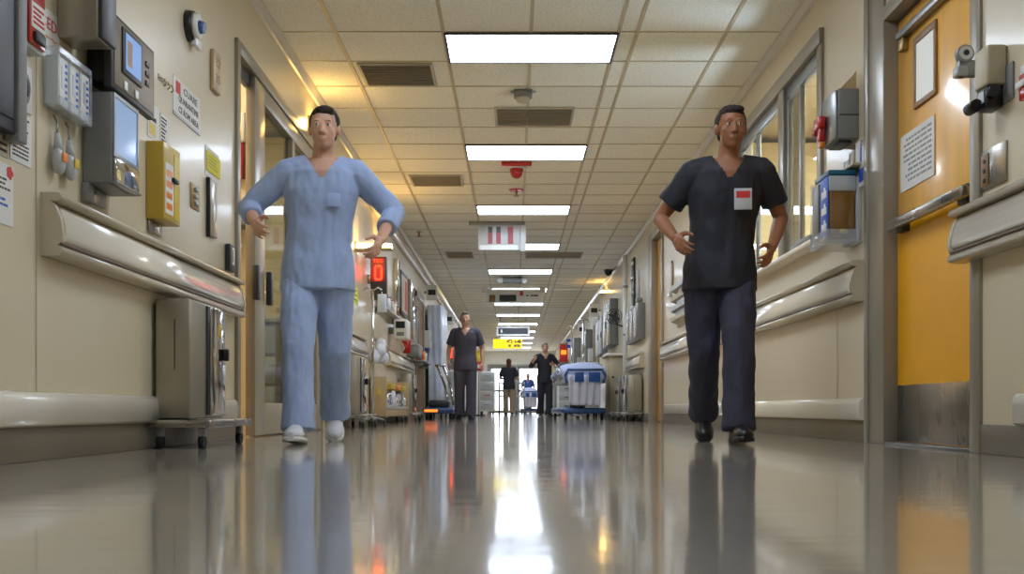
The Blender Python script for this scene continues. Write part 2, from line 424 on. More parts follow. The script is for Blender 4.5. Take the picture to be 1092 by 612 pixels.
for i in [-2, -1]+list(range(0, 13)):
    y0, x0, x1, lab = troffer(i)
    if lab is None:
        if i < 0: lab = 'corridor ceiling light panel above the yellow door, above the frame' if i == -1 else 'corridor ceiling light panel closest over the camera, above the frame'
        else:
            far_n += 1
            lab = ['sixth', 'seventh', 'eighth', 'ninth', 'tenth', 'eleventh', 'twelfth'][far_n-1]
            lab = lab.replace('sixth', 'seventh') if False else lab
            names = ['seventh', 'eighth', 'ninth', 'tenth', 'eleventh', 'twelfth', 'thirteenth']
            lab = f'thin distant ceiling light panel, {names[far_n-1]} from the camera along the ceiling'
    if l0 is None: l0 = make_troffer(y0, x0, x1, lab); ly = y0
    else: dup(l0, (0, y0-ly, 0), lab)

def vent(x0, x1, y0, y1, label):
    t = thing('ceiling_vent', label, 'vent', ((x0+x1)/2, (y0+y1)/2, CEIL), 'grey air vents in the ceiling')
    f = MB()
    for a in ((x0, x1, y0, y0+.02), (x0, x1, y1-.02, y1), (x0, x0+.02, y0+.02, y1-.02), (x1-.02, x1, y0+.02, y1-.02)): f.box(*a, CEIL-.014, CEIL)
    f.build('vent_frame', M['vent'], t)
    s = MB(); n = 14; 
    for k in range(n):
        yy = y0+.02+(y1-y0-.04)*(k+.5)/n
        s.box(x0+.02, x1-.02, -.014, .014, -.0015, .0015, mtx=Matrix.Translation((0, yy, CEIL-.008)) @ Matrix.Rotation(0.6, 4, 'X'))
    s.build('louvre', M['vent'], t)
    MB().box(x0+.01, x1-.01, y0+.01, y1-.01, CEIL-.002, CEIL-.0005).build('backing', M['vent'], t)
vent(-1.19, -.62, 7.84, 8.38, 'grey ceiling vent left of centre, nearest the camera')
vent(-.17, .53, 8.99, 9.57, 'grey ceiling vent behind the small sprinkler box')
vent(-1.18, -.59, 11.6, 12.15, 'grey ceiling vent on the left above the pale blue scrubs person')
vent(-1.15, -.69, 17.3, 17.95, 'distant grey ceiling vent left of the striped hanging sign')
vent(.19, 1.16, 17.3, 17.95, 'distant grey ceiling vent right of the striped hanging sign')

t = thing('smoke_detector', 'grey boxed ceiling detector hanging by the vent ahead of second light', 'detector', (.07, 8.55, CEIL))
MB().box(.0, .15, 8.48, 8.62, CEIL-.045, CEIL, .006).build('mounting_box', M['grey'], t)
MB().box(-.03, .18, 8.53, 8.57, CEIL-.012, CEIL, .003).build('ear_bracket', M['lgrey'], t)
mb = MB(); mb.cyl((.075, 8.55, CEIL-.045), (.075, 8.55, CEIL-.07), .05, .06); mb.ball((.075, 8.55, CEIL-.07), .058, .058, .03); mb.build('sensor_dome', M['beige'], t)
t = thing('alarm_strobe', 'red domed ceiling strobe on white plate past second light panel', 'alarm', (.03, 11.25, CEIL))
MB().cyl((.03, 11.25, CEIL), (.03, 11.25, CEIL-.02), .11, seg=24).build('base_plate', M['white'], t)
MB().cyl((.03, 11.25, CEIL-.02), (.03, 11.25, CEIL-.05), .075, .07, seg=24).build('collar', M['red'], t)
MB().ball((.03, 11.25, CEIL-.06), .065, .065, .06).build('strobe_dome', M['dred'], t)
MB().box(-.13, .19, 10.98, 11.06, CEIL-.03, CEIL-.0, .004).build('strobe_bracket', M['redink'], t)
t = thing('fire_sprinkler', 'small red ceiling sprinkler head on thin stem before third light', 'sprinkler', (.03, 12.4, CEIL))
MB().cyl((.03, 12.4, CEIL), (.03, 12.4, CEIL-.012), .09, .08, seg=24).build('escutcheon', M['red'], t)
mb = MB(); mb.cyl((.03, 12.4, CEIL-.01), (.03, 12.4, CEIL-.07), .012); mb.cyl((.03, 12.4, CEIL-.07), (.03, 12.4, CEIL-.075), .035); mb.build('stem', M['brass'], t)
t = thing('fire_sprinkler', 'tiny brass ceiling sprinkler near left wall above the red digit sign', 'sprinkler', (-1.4, 15.3, CEIL))
mb = MB(); mb.cyl((-1.4, 15.3, CEIL), (-1.4, 15.3, CEIL-.07), .014); mb.cyl((-1.4, 15.3, CEIL-.07), (-1.4, 15.3, CEIL-.078), .04); mb.build('stem', M['brass'], t)
MB().cyl((-1.4, 15.3, CEIL), (-1.4, 15.3, CEIL-.01), .045).build('escutcheon', M['lgrey'], t)

# striped hanging sign
y = 14.5
t = thing('hanging_sign', 'clear hanging sign with three red stripes below the third light', 'hanging sign', (-.15, y, CEIL))
MB().box(-.63, .16, y-.03, y+.03, CEIL-.05, CEIL, .004).build('mounting_bar', M['alu'], t)
MB().box(-.5, .13, y-.012, y+.012, CEIL-.40, CEIL-.05, .003).build('sign_panel', M['lgrey'], t)
for xa, xb, top in ((-.36, -.30, 1), (-.245, -.185, 1), (-.085, -.01, 0)):
    o = MB().box(xa, xb, y-.017, y-.012, CEIL-.31, CEIL-.075, 0).build('red_stripe', M['dred'], t)
    if top: MB().box(xa, xb, y-.0185, y-.0165, CEIL-.155, CEIL-.075, 0).build('dark_tip', M['black'], o)
MB().box(.09, .17, y-.03, y+.03, CEIL-.42, CEIL-.05, .004).build('side_post', M['lgrey'], t)
MB().box(-.48, .06, y-.014, y-.0115, CEIL-.395, CEIL-.33, 0).build('white_footer', M['white'], t)

t = thing('emergency_lamp', 'grey emergency lamp box with two white heads on the ceiling', 'emergency lamp', (0, 20.6, CEIL))
MB().box(-.22, .16, 20.5, 20.7, CEIL-.12, CEIL, .01).build('lamp_box', M['grey'], t)
for sx in (-.27, .21): MB().cyl((sx, 20.5, CEIL-.07), (sx, 20.62, CEIL-.06), .055).build('lamp_head', M['white'], t)

y = 22.3
t = thing('hanging_sign', 'long white hanging sign with two dark panels and a red mark', 'hanging sign', (.02, y, CEIL))
MB().box(-.58, .62, y-.04, y+.04, CEIL-.33, CEIL-.05, .006).build('sign_panel', M['white'], t)
for sx in (-.62, .62): MB().box(sx-.06, sx+.06, y-.05, y+.05, CEIL-.12, CEIL, .006).build('hanger', M['white'], t)
MB().box(-.53, -.40, y-.045, y-.04, CEIL-.32, CEIL-.17).build('dark_square', M['brown'], t)
MB().box(-.31, .05, y-.045, y-.04, CEIL-.31, CEIL-.17).build('dark_panel', M['dark'], t)
MB().box(.13, .20, y-.045, y-.04, CEIL-.19, CEIL-.09).build('red_mark', M['redink'], t)
mb = MB()
for k, (a, b_) in enumerate(((.27, .31), (.36, .42), (.43, .52))): mb.box(a, b_, y-.0445, y-.04, CEIL-.20, CEIL-.17)
mb.build('printed_lines', M['ink'], t)

y = 29.8
t = thing('hanging_sign', 'grey fronted hanging sign in white frame above the yellow sign', 'hanging sign', (-.05, y, CEIL))
mb = MB()
for a in ((-.5, .45, CEIL-.52, CEIL-.47), (-.5, .45, CEIL-.30, CEIL-.25), (-.5, -.45, CEIL-.47, CEIL-.30), (.40, .45, CEIL-.47, CEIL-.30)): mb.box(a[0], a[1], y-.03, y+.03, a[2], a[3])
mb.build('sign_frame', M['white'], t)
MB().box(-.45, .40, y-.015, y+.015, CEIL-.47, CEIL-.30).build('sign_face', M['dark'], t)
for sx in (-.4, .35): MB().cyl((sx, y, CEIL), (sx, y, CEIL-.25), .008).build('hanger', M['alu'], t)
MB().box(-.38, -.33, y-.018, y-.015, CEIL-.43, CEIL-.34).build('white_glyph', M['white'], t)
y = 33.0
t = thing('hanging_sign', 'bright yellow hanging sign with dark lettering far down the corridor', 'hanging sign', (-.2, y, CEIL))
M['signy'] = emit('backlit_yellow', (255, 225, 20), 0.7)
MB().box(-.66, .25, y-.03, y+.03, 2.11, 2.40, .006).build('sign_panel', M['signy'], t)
lettering('MTE-18-MB', .15, M['black'], t, (.0, y-.035, 2.32), 'C', width=.46, off=.008)
lettering('18', .12, M['brown'], t, (-.02, y-.035, 2.185), 'C', width=.4, off=.006)
for sx in (-.55, .15): MB().cyl((sx, y, CEIL), (sx, y, 2.39), .008).build('hanger', M['alu'], t)

# ------------------------------------------------------------------ left wall, near things
def sheet(name, label, cat, side, y0, y1, z0, z1, m, group=None, p=.003):
    t = thing(name, label, cat, (wx(side, 0), (y0+y1)/2, z0), group)
    WB('sheet', m, t, side, y0, y1, z0, z1, max(.0005, p-.004), p, 0)
    return t
t = thing('display_cabinet', 'dark framed wall cabinet cut by left photo edge', 'cabinet', (WL, 3.1, 1.07))
WB('carcass', M['dark'], t, -1, 2.7, 3.36, 1.07, 2.3, 0, .045)
WB('dark_glass', M['black'], t, -1, 2.74, 3.34, 1.11, 2.26, .045, .05)
WB('edge_frame', M['grey'], t, -1, 3.36, 3.42, 1.05, 2.32, 0, .055)
t = thing('fire_alarm_box', 'white and red fire alarm pull box at upper left corner', 'fire alarm', (WL, 3.49, 1.386))
WB('backbox', M['lgrey'], t, -1, 3.43, 3.555, 1.386, 1.66, 0, .045)
WB('red_front', M['red'], t, -1, 3.436, 3.55, 1.40, 1.655, .045, .055)
WB('white_label', M['paper'], t, -1, 3.445, 3.545, 1.455, 1.54, .055, .058, 0)
WB('pull_handle', M['dark'], t, -1, 3.46, 3.53, 1.41, 1.445, .055, .068)
text_lines(t, -1, 3.455, 3.535, 1.465, 1.53, 4, M['redink'], p=.059)
t = thing('intercom_plate', 'white wall plate with grey oval speaker below fire alarm box', 'wall plate', (WL, 3.5, 1.19))
WB('plate', M['white'], t, -1, 3.445, 3.555, 1.185, 1.345, 0, .008)
mb = MB(); mb.ball((WL+.008, 3.5, 1.265), .012, .036, .058); mb.build('speaker_grille', M['grey'], t)
mb = MB(); mb.ball((WL+.012, 3.5, 1.265), .0125, .02, .036); mb.build('dark_lens', M['dark'], t)
t = sheet('notice_sheet', 'printed paper notice taped below the oval speaker plate', 'notice', -1, 3.41, 3.56, 1.005, 1.175, M['paper'])
text_lines(t, -1, 3.425, 3.55, 1.02, 1.165, 11, M['ink'], seed=4)
t = sheet('name_tag', 'small cream label plate left of the printed notice', 'label', -1, 3.33, 3.40, 1.0, 1.06, M['beige'])
text_lines(t, -1, 3.34, 3.39, 1.01, 1.05, 2, M['ink'], seed=8)
t = sheet('flyer', 'white flyer with red flower mark cut by left photo edge', 'flyer', -1, 3.2, 3.43, .78, .98, M['paper'])
mb = MB()
for k in range(5):
    a = k*2*PI/5; mb.ball((WL+.004, 3.405+.012*math.cos(a), .955+.012*math.sin(a)), .0015, .011, .011)
mb.build('red_flower', M['redink'], t)
text_lines(t, -1, 3.25, 3.42, .89, .935, 3, M['ink'], seed=5); text_lines(t, -1, 3.25, 3.42, .835, .87, 2, M['blueink'], seed=6)
t = sheet('sticker_sheet', 'small white sheet with red and orange lettering beside fire alarm box', 'sticker', -1, 3.62, 3.78, 1.44, 1.60, M['paper'])
lettering('SED', .06, M['redink'], t, (WL+.0035, 3.70, 1.55), 'L', width=.11)
lettering('~~', .06, M['orange'], t, (WL+.0035, 3.70, 1.505), 'L', width=.11)

t = thing('glove_dispenser', 'clear acrylic holder with white glove boxes on left wall', 'dispenser', (WL, 3.78, 1.25))
mb = MB(); wb(mb, -1, 3.65, 3.93, 1.25, 1.258, 0, .06, 0); wb(mb, -1, 3.65, 3.93, 1.25, 1.46, 0, .004, 0)
for ya in (3.65, 3.742, 3.834, 3.926): wb(mb, -1, ya, ya+.004, 1.25, 1.46, 0, .06, 0)
wb(mb, -1, 3.65, 3.93, 1.25, 1.285, .056, .06, 0); wb(mb, -1, 3.65, 3.93, 1.44, 1.46, .056, .06, 0)
mb.build('acrylic_holder', M['clear'], t)
for k in range(3):
    g = thing('glove_box', ['white glove box at near end of the clear wall holder', 'white glove box in middle of the clear wall holder', 'white glove box at far end of the clear wall holder'][k], 'glove box', (WL, 3.70+.092*k, 1.258), 'glove boxes in the clear holder')
    ya = 3.657+.092*k
    WB('carton', M['white'], g, -1, ya, ya+.082, 1.259, 1.43, .006, .052, .002)
    WB('opening_slot', M['lgrey'], g, -1, ya+.025, ya+.05, 1.32, 1.40, .052, .0535, 0)
    text_lines(g, -1, ya+.055, ya+.078, 1.28, 1.42, 6, M['blueink'], p=.053, seed=20+k)
for k, (ya, m2) in enumerate(((3.72, 'orange'), (3.82, 'yellow'))):
    t = thing('supply_bag', ['clear hanging bag with orange tag under the glove holder', 'clear hanging bag with yellow tag under the glove holder'][k], 'bag', (WL+.02, ya, 1.02))
    mb = MB(); mb.ball((WL+.028, ya, 1.07), .022, .035, .05); mb.cyl((WL+.026, ya, 1.10), (WL+.02, ya, 1.17), .02, .008); mb.build('pouch', M['clear'] if False else M['lgrey'], t)
    mb = MB(); wb(mb, -1, ya-.02, ya+.02, 1.065, 1.10, .047, .052, .003); mb.build('tag', M[m2], t)
    mb = MB(); mb.tube([(WL+.02, ya, 1.165), (WL+.02, ya, 1.21), (WL+.008, ya, 1.235)], .004); mb.build('hanger', M['alu'], t)
t = thing('upper_cabinet', 'beige metal box cabinet at the top left above glove holder', 'cabinet', (WL, 3.85, 1.51))
WB('carcass', M['satin'], t, -1, 3.76, 3.90, 1.53, 2.0, 0, .15, .006)
WB('dark_edge', M['dark'], t, -1, 3.765, 3.90, 1.53, 2.0, .15, .165, .004)
mb = MB(); mb.cyl((-1.55, 3.755, 1.70), (-1.55, 3.762, 1.70), .012); mb.build('latch', M['black'], t)

t = thing('wall_computer', 'dark wall-mounted computer panel with small lit screen', 'computer', (WL, 4.2, 1.41))
WB('mounting_arm', M['black'], t, -1, 4.02, 4.3, 1.45, 1.68, 0, .09, .01)
WB('bezel', M['dark'], t, -1, 3.965, 4.44, 1.415, 1.71, .09, .12, .006)
WB('face_panel', M['taupe'], t, -1, 3.99, 4.42, 1.435, 1.695, .12, .1225, .001)
f = WB('screen_frame', M['dark'], t, -1, 4.06, 4.27, 1.50, 1.68, .1225, .130, .003)
WB('screen', M['screen2'], f, -1, 4.085, 4.25, 1.52, 1.665, .130, .132, 0)
mb = MB(); wb(mb, -1, 4.10, 4.15, 1.54, 1.64, .132, .1325, 0); mb.build('picture', M['brown'], f)
for ya in (4.08, 4.20): WB('white_button', M['white'], t, -1, ya, ya+.035, 1.44, 1.475, .1225, .128)
for za in (1.53, 1.57, 1.61): WB('dark_button', M['black'], t, -1, 4.32, 4.36, za, za+.022, .1225, .128)

t = thing('warmer_cabinet', 'grey wall box with bright glossy window and silver tray', 'cabinet', (WL, 4.11, 1.05))
WB('carcass', M['grey'], t, -1, 3.98, 4.25, 1.05, 1.40, 0, .115, .005)
mb = MB()
for d in ((3.985, 4.245, 1.385, 1.40), (3.985, 4.245, 1.155, 1.17), (3.985, 3.998, 1.17, 1.385), (4.232, 4.245, 1.17, 1.385)): wb(mb, -1, *d, .115, .123, 0)
mb.build('window_rim', M['alu'], t)
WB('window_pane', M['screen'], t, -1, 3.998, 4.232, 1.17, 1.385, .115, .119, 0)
WB('lower_tray', M['mirror'], t, -1, 3.99, 4.24, 1.06, 1.15, .115, .13, .005)
WB('tray_lip', M['alu'], t, -1, 3.985, 4.245, 1.05, 1.06, .1, .135, .002)
t = thing('wall_elbow', 'small grey conduit and silver cover below the grey wall box', 'conduit', (WL, 4.0, .98))
WB('conduit', M['grey'], t, -1, 3.97, 4.03, .975, 1.05, 0, .03, .004)
WB('cover', M['steel'], t, -1, 4.04, 4.17, .985, 1.045, 0, .02, .004)

t = thing('medication_lockbox', 'mustard yellow metal lockbox with stickers on its front', 'lockbox', (WL, 4.78, 1.04))
WB('carcass', M['olive'], t, -1, 4.67, 4.90, 1.04, 1.39, 0, .082, .004)
WB('front_label', M['paper'], t, -1, 4.69, 4.80, 1.07, 1.30, .082, .084, 0)
WB('yellow_label', M['yellow'], t, -1, 4.81, 4.885, 1.06, 1.36, .082, .0845, 0)
WB('latch', M['black'], t, -1, 4.77, 4.84, 1.225, 1.245, .084, .098, .003)
mb = MB()
for k in range(4): wb(mb, -1, 4.70, 4.78, 1.09+.05*k, 1.12+.05*k, .0843, .0848, 0)
mb.build('colour_swatch', M['orange'], t)
t = thing('lockbox_bracket', 'silver mounting plate below the mustard lockbox', 'bracket', (WL, 4.75, .985))
WB('plate', M['steel'], t, -1, 4.69, 4.86, .985, 1.038, 0, .012)
t = sheet('leaflet_sheet', 'white leaflet with yellow picture taped above mustard lockbox', 'leaflet', -1, 4.69, 4.84, 1.42, 1.58, M['paper'])
WB('yellow_picture', M['yellow'], t, -1, 4.71, 4.79, 1.435, 1.49, .003, .0038, 0); WB('dark_picture', M['ink'], t, -1, 4.73, 4.80, 1.50, 1.52, .003, .0038, 0)
t = sheet('leaflet_sheet', 'narrow printed leaflet right of the yellow picture leaflet', 'leaflet', -1, 4.86, 4.96, 1.43, 1.57, M['paper'])
text_lines(t, -1, 4.87, 4.95, 1.44, 1.56, 7, M['ink'], seed=31)
t = thing('wire_hook', 'small clear plastic hook on left wall above leaflets', 'hook', (WL, 4.9, 1.70))
for k in range(3):
    mb = MB(); mb.tube([(WL+.003, 4.84+.05*k, 1.73), (WL+.03, 4.84+.05*k, 1.72), (WL+.034, 4.85+.05*k, 1.70), (WL+.02, 4.86+.05*k, 1.695)], .004, 8); mb.build('hook_wire', M['beige'], t)
WB('hook_mount', M['beige'], t, -1, 4.83, 4.96, 1.72, 1.745, 0, .004)

t = sheet('wall_poster', 'white quarantine notice with red square and dark lettering on left wall', 'poster', -1, 5.04, 5.47, 1.62, 1.81, M['paper'])
WB('red_square', M['redink'], t, -1, 5.08, 5.15, 1.735, 1.795, .003, .0036, 0)
lettering('CUARE', .05, M['ink'], t, (WL+.0036, 5.31, 1.772), 'L', width=.22)
lettering('QUARANTINE', .045, M['ink'], t, (WL+.0036, 5.28, 1.717), 'L', width=.32)
lettering('CE ROM AREA', .045, M['ink'], t, (WL+.0036, 5.28, 1.662), 'L', width=.32)
WB('bottom_strip', M['lgrey'], t, -1, 5.04, 5.47, 1.62, 1.634, .003, .006, 0)

t = thing('wall_horn', 'round alarm horn with white ring high on left wall', 'alarm', (WL, 5.28, 2.13))
mb = MB(); mb.cyl((WL, 5.28, 2.13), (WL+.035, 5.28, 2.13), .078, .074, seg=28); mb.build('black_base', M['black'], t)
mb = MB(); mb.cyl((WL+.035, 5.28, 2.13), (WL+.06, 5.28, 2.13), .066, .058, seg=28); mb.build('white_ring', M['white'], t)
mb = MB(); mb.cyl((WL+.055, 5.28, 2.125), (WL+.085, 5.28, 2.12), .034, .028, seg=20); mb.build('blue_lens', M['dblue'], t)
WB('white_tag', M['white'], t, -1, 5.27, 5.37, 2.03, 2.075, .02, .045)
t = thing('room_plaque', 'tan vertical room plaque with raised characters near the door header', 'plaque', (WL, 5.73, 1.94))
WB('plaque_plate', M['tan'], t, -1, 5.66, 5.80, 1.93, 2.15, 0, .022, .004)  # the plaque's own plate, carrying the raised characters
lettering('E2', .07, M['brown'], t, (WL+.0225, 5.735, 2.09), 'L', width=.07); lettering('35', .07, M['brown'], t, (WL+.0225, 5.735, 2.0), 'L', width=.07)
t = sheet('sticky_note', 'yellow sticky note over white paper beside glass door', 'note', -1, 5.57, 5.82, 1.44, 1.60, M['paper'])
WB('yellow_note', M['note'], t, -1, 5.58, 5.83, 1.47, 1.575, .003, .008, 0); text_lines(t, -1, 5.60, 5.80, 1.49, 1.56, 4, M['brown'], p=.0085, seed=12, thick=.2)
t = thing('switch_plate', 'brass wall switch plate with three toggles on left wall', 'switch', (WL, 5.38, 1.22))
WB('plate', M['brass'], t, -1, 5.31, 5.45, 1.215, 1.345, 0, .007)
for k in range(3): WB('toggle', M['lgrey'], t, -1, 5.36, 5.40, 1.235+.036*k, 1.255+.036*k, .007, .02)
t = thing('thermometer_holder', 'narrow grey metal holder with dark edge on left wall', 'holder', (WL, 5.66, 1.10))
WB('mounting_channel', M['steel'], t, -1, 5.60, 5.73, 1.12, 1.42, 0, .02, .003); WB('dark_edge', M['black'], t, -1, 5.585, 5.60, 1.11, 1.43, 0, .022, .002)
M['stain'] = mat('brown_wall_stain', (176, 146, 116), 0.4, var=0.08, scale=9)
t = thing('card_reader', 'small dark card reader with white strip at far rail end', 'card reader', (WL, 6.0, 1.0))
WB('reader_body', M['dark'], t, -1, 5.95, 6.06, .975, 1.13, 0, .03); WB('white_strip', M['white'], t, -1, 5.99, 6.04, 1.015, 1.115, .03, .033); WB('reader_slot', M['black'], t, -1, 6.0, 6.01, 1.03, 1.10, .033, .035)

# ------------------------------------------------------------------ glazed sliding door, left
def door_left():
    o = MB()
    wb(o, -1, LO0, LO0+.07, 0, LOZ+.06, -.13, .02, .003); wb(o, -1, LO1-.06, LO1, 0, LOZ+.06, -.13, .02, .003); wb(o, -1, LO0+.07, LO1-.06, LOZ-.02, LOZ+.06, -.13, .02, .003)
    root = struct('door_1', o, M['frame'])
    d = MB()
    for a in ((6.60, 6.86, 0.01, LOZ-.03), (8.66, 8.86, 0.01, LOZ-.03)): wb(d, -1, *a, -.05, .012, .004)
    wb(d, -1, 6.86, 8.66, .01, .22, -.05, .012, .004); wb(d, -1, 6.86, 8.66, LOZ-.14, LOZ-.03, -.05, .012, .004); wb(d, -1, 7.72, 7.80, .22, LOZ-.14, -.05, .012, .004)
    s = d.build('door_stile', M['frame'], root)
    WB('door_glass', M['dglass'], s, -1, 6.86, 8.66, .22, LOZ-.14, -.03, -.024, 0)
    for ya in (6.53, 6.88): WB('door_handle', M['dark'], s, -1, ya, ya+.06, .87, 1.09, .012, .05, .006)
    wb(MB(), -1, 6.24, 6.6, LOZ-.10, LOZ-.03, -.06, -.02).build('door_track', M['dark'], root)
door_left()
t = thing('soap_dispenser', 'red and white dispenser on the room wall seen through doorway gap', 'dispenser', (-1.86, 7.05, 1.74))
MB().box(-1.90, -1.82, 6.99, 7.05, 1.74, 1.98, .01).build('red_bottle', M['dred'], t)
MB().box(-1.90, -1.81, 6.98, 7.05, 1.98, 2.18, .012).build('white_top', M['white'], t)
t = thing('supply_rack', 'white supply packets stacked on a rail inside doorway gap', 'rack', (-1.86, 7.05, 1.3))
MB().box(-1.98, -1.79, 6.90, 7.05, 1.40, 1.44, .004).build('shelf', M['alu'], t)
mb = MB(); mb.tube([(-1.93, 6.93, 1.40), (-1.90, 6.92, 1.25), (-1.85, 6.92, 1.22), (-1.82, 6.93, 1.28)], .012); mb.build('hose', M['lgrey'], t)
for k in range(3): MB().box(-1.95+.05*k, -1.91+.05*k, 6.95, 7.03, 1.44, 1.62-.03*k, .005).build('packet', M['white'], t)
t = thing('room_counter', 'pale cabinet seen through the glass sliding door', 'cabinet', (-2.6, 8.9, 0))
MB().box(-3.2, -2.0, 8.9, 9.7, .1, .92, .008).build('carcass', M['satin'], t); MB().box(-3.25, -1.95, 8.85, 9.75, .92, .96, .006).build('worktop', M['lgrey'], t)
for k in range(3): MB().box(-3.15, -2.05, 8.885, 8.9, .14+.26*k, .37+.26*k, .004).build('drawer', M['white'], t)

def room_lamp(name, label, x, y, sx, sy, m):
    t = thing(name, label, 'ceiling light', (x, y, CEIL))
    MB().box(x-sx, x+sx, y-sy, y+sy, CEIL-.05, CEIL, .004).build('housing_frame', M['white'], t)
    MB().box(x-sx+.02, x+sx-.02, y-sy+.02, y+sy-.02, CEIL-.056, CEIL-.05).build('diffuser', m, t)
M['roomlens'] = emit('room_lamp_lens', (255, 236, 200), 26.0)
room_lamp('room_light', 'lamp inside the room behind the glass sliding door', -3.0, 8.4, .6, .3, M['roomlens'])
room_lamp('room_light', 'lamp inside the narrow entry behind the doorway gap', -2.7, 6.5, .5, .25, M['roomlens'])
M['stlens'] = emit('station_lamp_lens', (255, 246, 230), 80.0)
room_lamp('room_light', 'long white lamp inside the nurse station behind windows', 3.3, 8.0, .6, .3, M['stlens'])

# warm lamps
def sconce(side, y, z, label, ln=.10, p=.09, h=.09):
    t = thing('wall_sconce', label, 'wall lamp', (wx(side, 0), y, z), 'warm lamps high on the corridor walls')
    WB('backplate', M['beige'], t, side, y-ln, y+ln, z-.02, z+h+.02, 0, .015)
    WB('lamp_glass', M['warm'], t, side, y-ln*.85, y+ln*.85, z, z+h, .015, p, .01)
    WB('cap', M['beige'], t, side, y-ln, y+ln, z-.02, z-.001, .015, p+.005, .003)
sconce(-1, 8.45, 2.44, 'warm call lamp above the glass sliding door')
sconce(-1, 10.9, 1.86, 'warm glowing lamp on left wall nearer than the red digit sign', .09, .16, .05)
sconce(-1, 12.4, 2.10, 'warm glowing lamp on left wall above the red digit sign', .09, .2, .05)
sconce(1, 21.3, 2.56, 'warm glowing lamp high on right wall beyond the black dome', .10, .12, .05)

# ------------------------------------------------------------------ stainless carts
def steel_cart(y0, side, label, X0=.02, Wd=.16, L=.52):
    t = thing('steel_cart', label, 'cart', (wx(side, .1), y0+L/2, 0), 'stainless wheeled carts against the walls')
    WB('cabinet_body', M['satin'], t, side, y0, y0+L, .135, .685, X0, X0+Wd, .008)
    d = WB('polished_door', M['mirror'], t, side, y0+.27, y0+L-.01, .15, .675, X0+Wd, X0+Wd+.02, .006)
    WB('door_edge', M['dark'], d, side, y0+.245, y0+.27, .15, .675, X0+Wd, X0+Wd+.008, .002)
    WB('door_latch', M['black'], d, side, y0+L-.06, y0+L-.03, .42, .48, X0+Wd+.02, X0+Wd+.045, .004)
    WB('yellow_sticker', M['yellow'], d, side, y0+L-.14, y0+L-.09, .53, .60, X0+Wd+.02, X0+Wd+.0215, 0)
    mb = MB(); xx = wx(side, X0+Wd*.55); mb.box(xx-.0025, xx+.0025, y0-.0015, y0+.002, .36, .59); mb.build('slot', M['dark'], t)
    WB('platform', M['steel'], t, side, y0-.10, y0+L+.12, .095, .13, .0+.02, X0+Wd+.12, .006)
    for ya in (y0-.05, y0+L+.06):
        for p in (.06, X0+Wd+.07):
            xx = wx(side, p)
            c = MB().box(xx-.014, xx+.014, ya-.02, ya+.02, .055, .096, .003).build('caster_fork', M['alu'], t)
            MB().cyl((xx-.012, ya, .031), (xx+.012, ya, .031), .031, seg=18).build('wheel', M['rubber'], c)
    return t
c1 = steel_cart(4.74, -1, 'stainless wheeled cart with polished door under the near left handrail')
dup(c1, (0, 5.0, 0), 'stainless wheeled cart behind the legs of pale blue scrubs person')
dup(c1, (0.02, 10.0, 0), 'stainless cart beyond the beige shelf cart on left wall')
c2 = steel_cart(15.2, 1, 'stainless cart on right wall nearest the narrow doorway', .02, .2, .6)
dup(c2, (0, .95, 0), 'stainless cart on right wall next to the beige cupboard')

# ------------------------------------------------------------------ right: yellow door
def door_right():
    o = MB()
    wb(o, 1, RD1, 5.555, 0, CEIL-.06, -.12, .015, .004)
    wb(o, 1, 5.50, 5.56, 0, CEIL-.06, .0, .025, .006)
    wb(o, 1, 4.20, RD0+.03, 0, CEIL-.06, -.12, .015, .004)
    wb(o, 1, RD0+.03, RD1, RDZ, RDZ+.07, -.12, .015, .004)
    root = struct('door_2', o, M['frame'])
    d = WB('door_leaf', M['door'], root, 1, 4.30, 5.285, .012, RDZ-.01, -.105, -.06, .003)
    WB('yellow_sheet', M['doory'], d, 1, 4.302, 5.283, .30, 1.10, -.06, -.057, 0)
    WB('kick_plate', M['steel'], d, 1, 4.305, 5.28, .02, .30, -.06, -.056, .001)
    mb = MB()
    for a in ((4.79, 5.06, 1.95, 1.985), (4.79, 5.06, 1.64, 1.665), (4.79, 4.815, 1.665, 1.95), (5.035, 5.06, 1.665, 1.95)): wb(mb, 1, *a, -.06, -.048, .002)
    mb.build('vision_frame', M['brown'], d)
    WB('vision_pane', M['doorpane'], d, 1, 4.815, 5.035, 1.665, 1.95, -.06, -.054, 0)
    b = WB('push_bar', M['steel'], d, 1, 4.36, 5.24, 1.075, 1.125, -.02, .02, .01)
    for ya in (4.40, 5.12): WB('bar_mount', M['dark'], b, 1, ya, ya+.09, 1.06, 1.14, -.06, -.02, .006)
    WB('closer_track', M['alu'], d, 1, 4.36, 5.22, 2.03, 2.065, -.06, -.02, .004)
    WB('closer_pivot', M['brass'], d, 1, 5.15, 5.21, 1.97, 2.03, -.06, -.03, .004)
    p_ = WB('door_notice', M['paper'], d, 1, 4.82, 5.24, 1.27, 1.55, -.057, -.055, 0)
    text_lines(p_, 1, 4.85, 5.21, 1.30, 1.53, 9, M['grey'], p=-.0545, name='notice_lines', seed=44)
    WB('threshold', M['alu'], root, 1, 4.29, 5.29, 0, .012, -.12, .01, .002)
door_right()

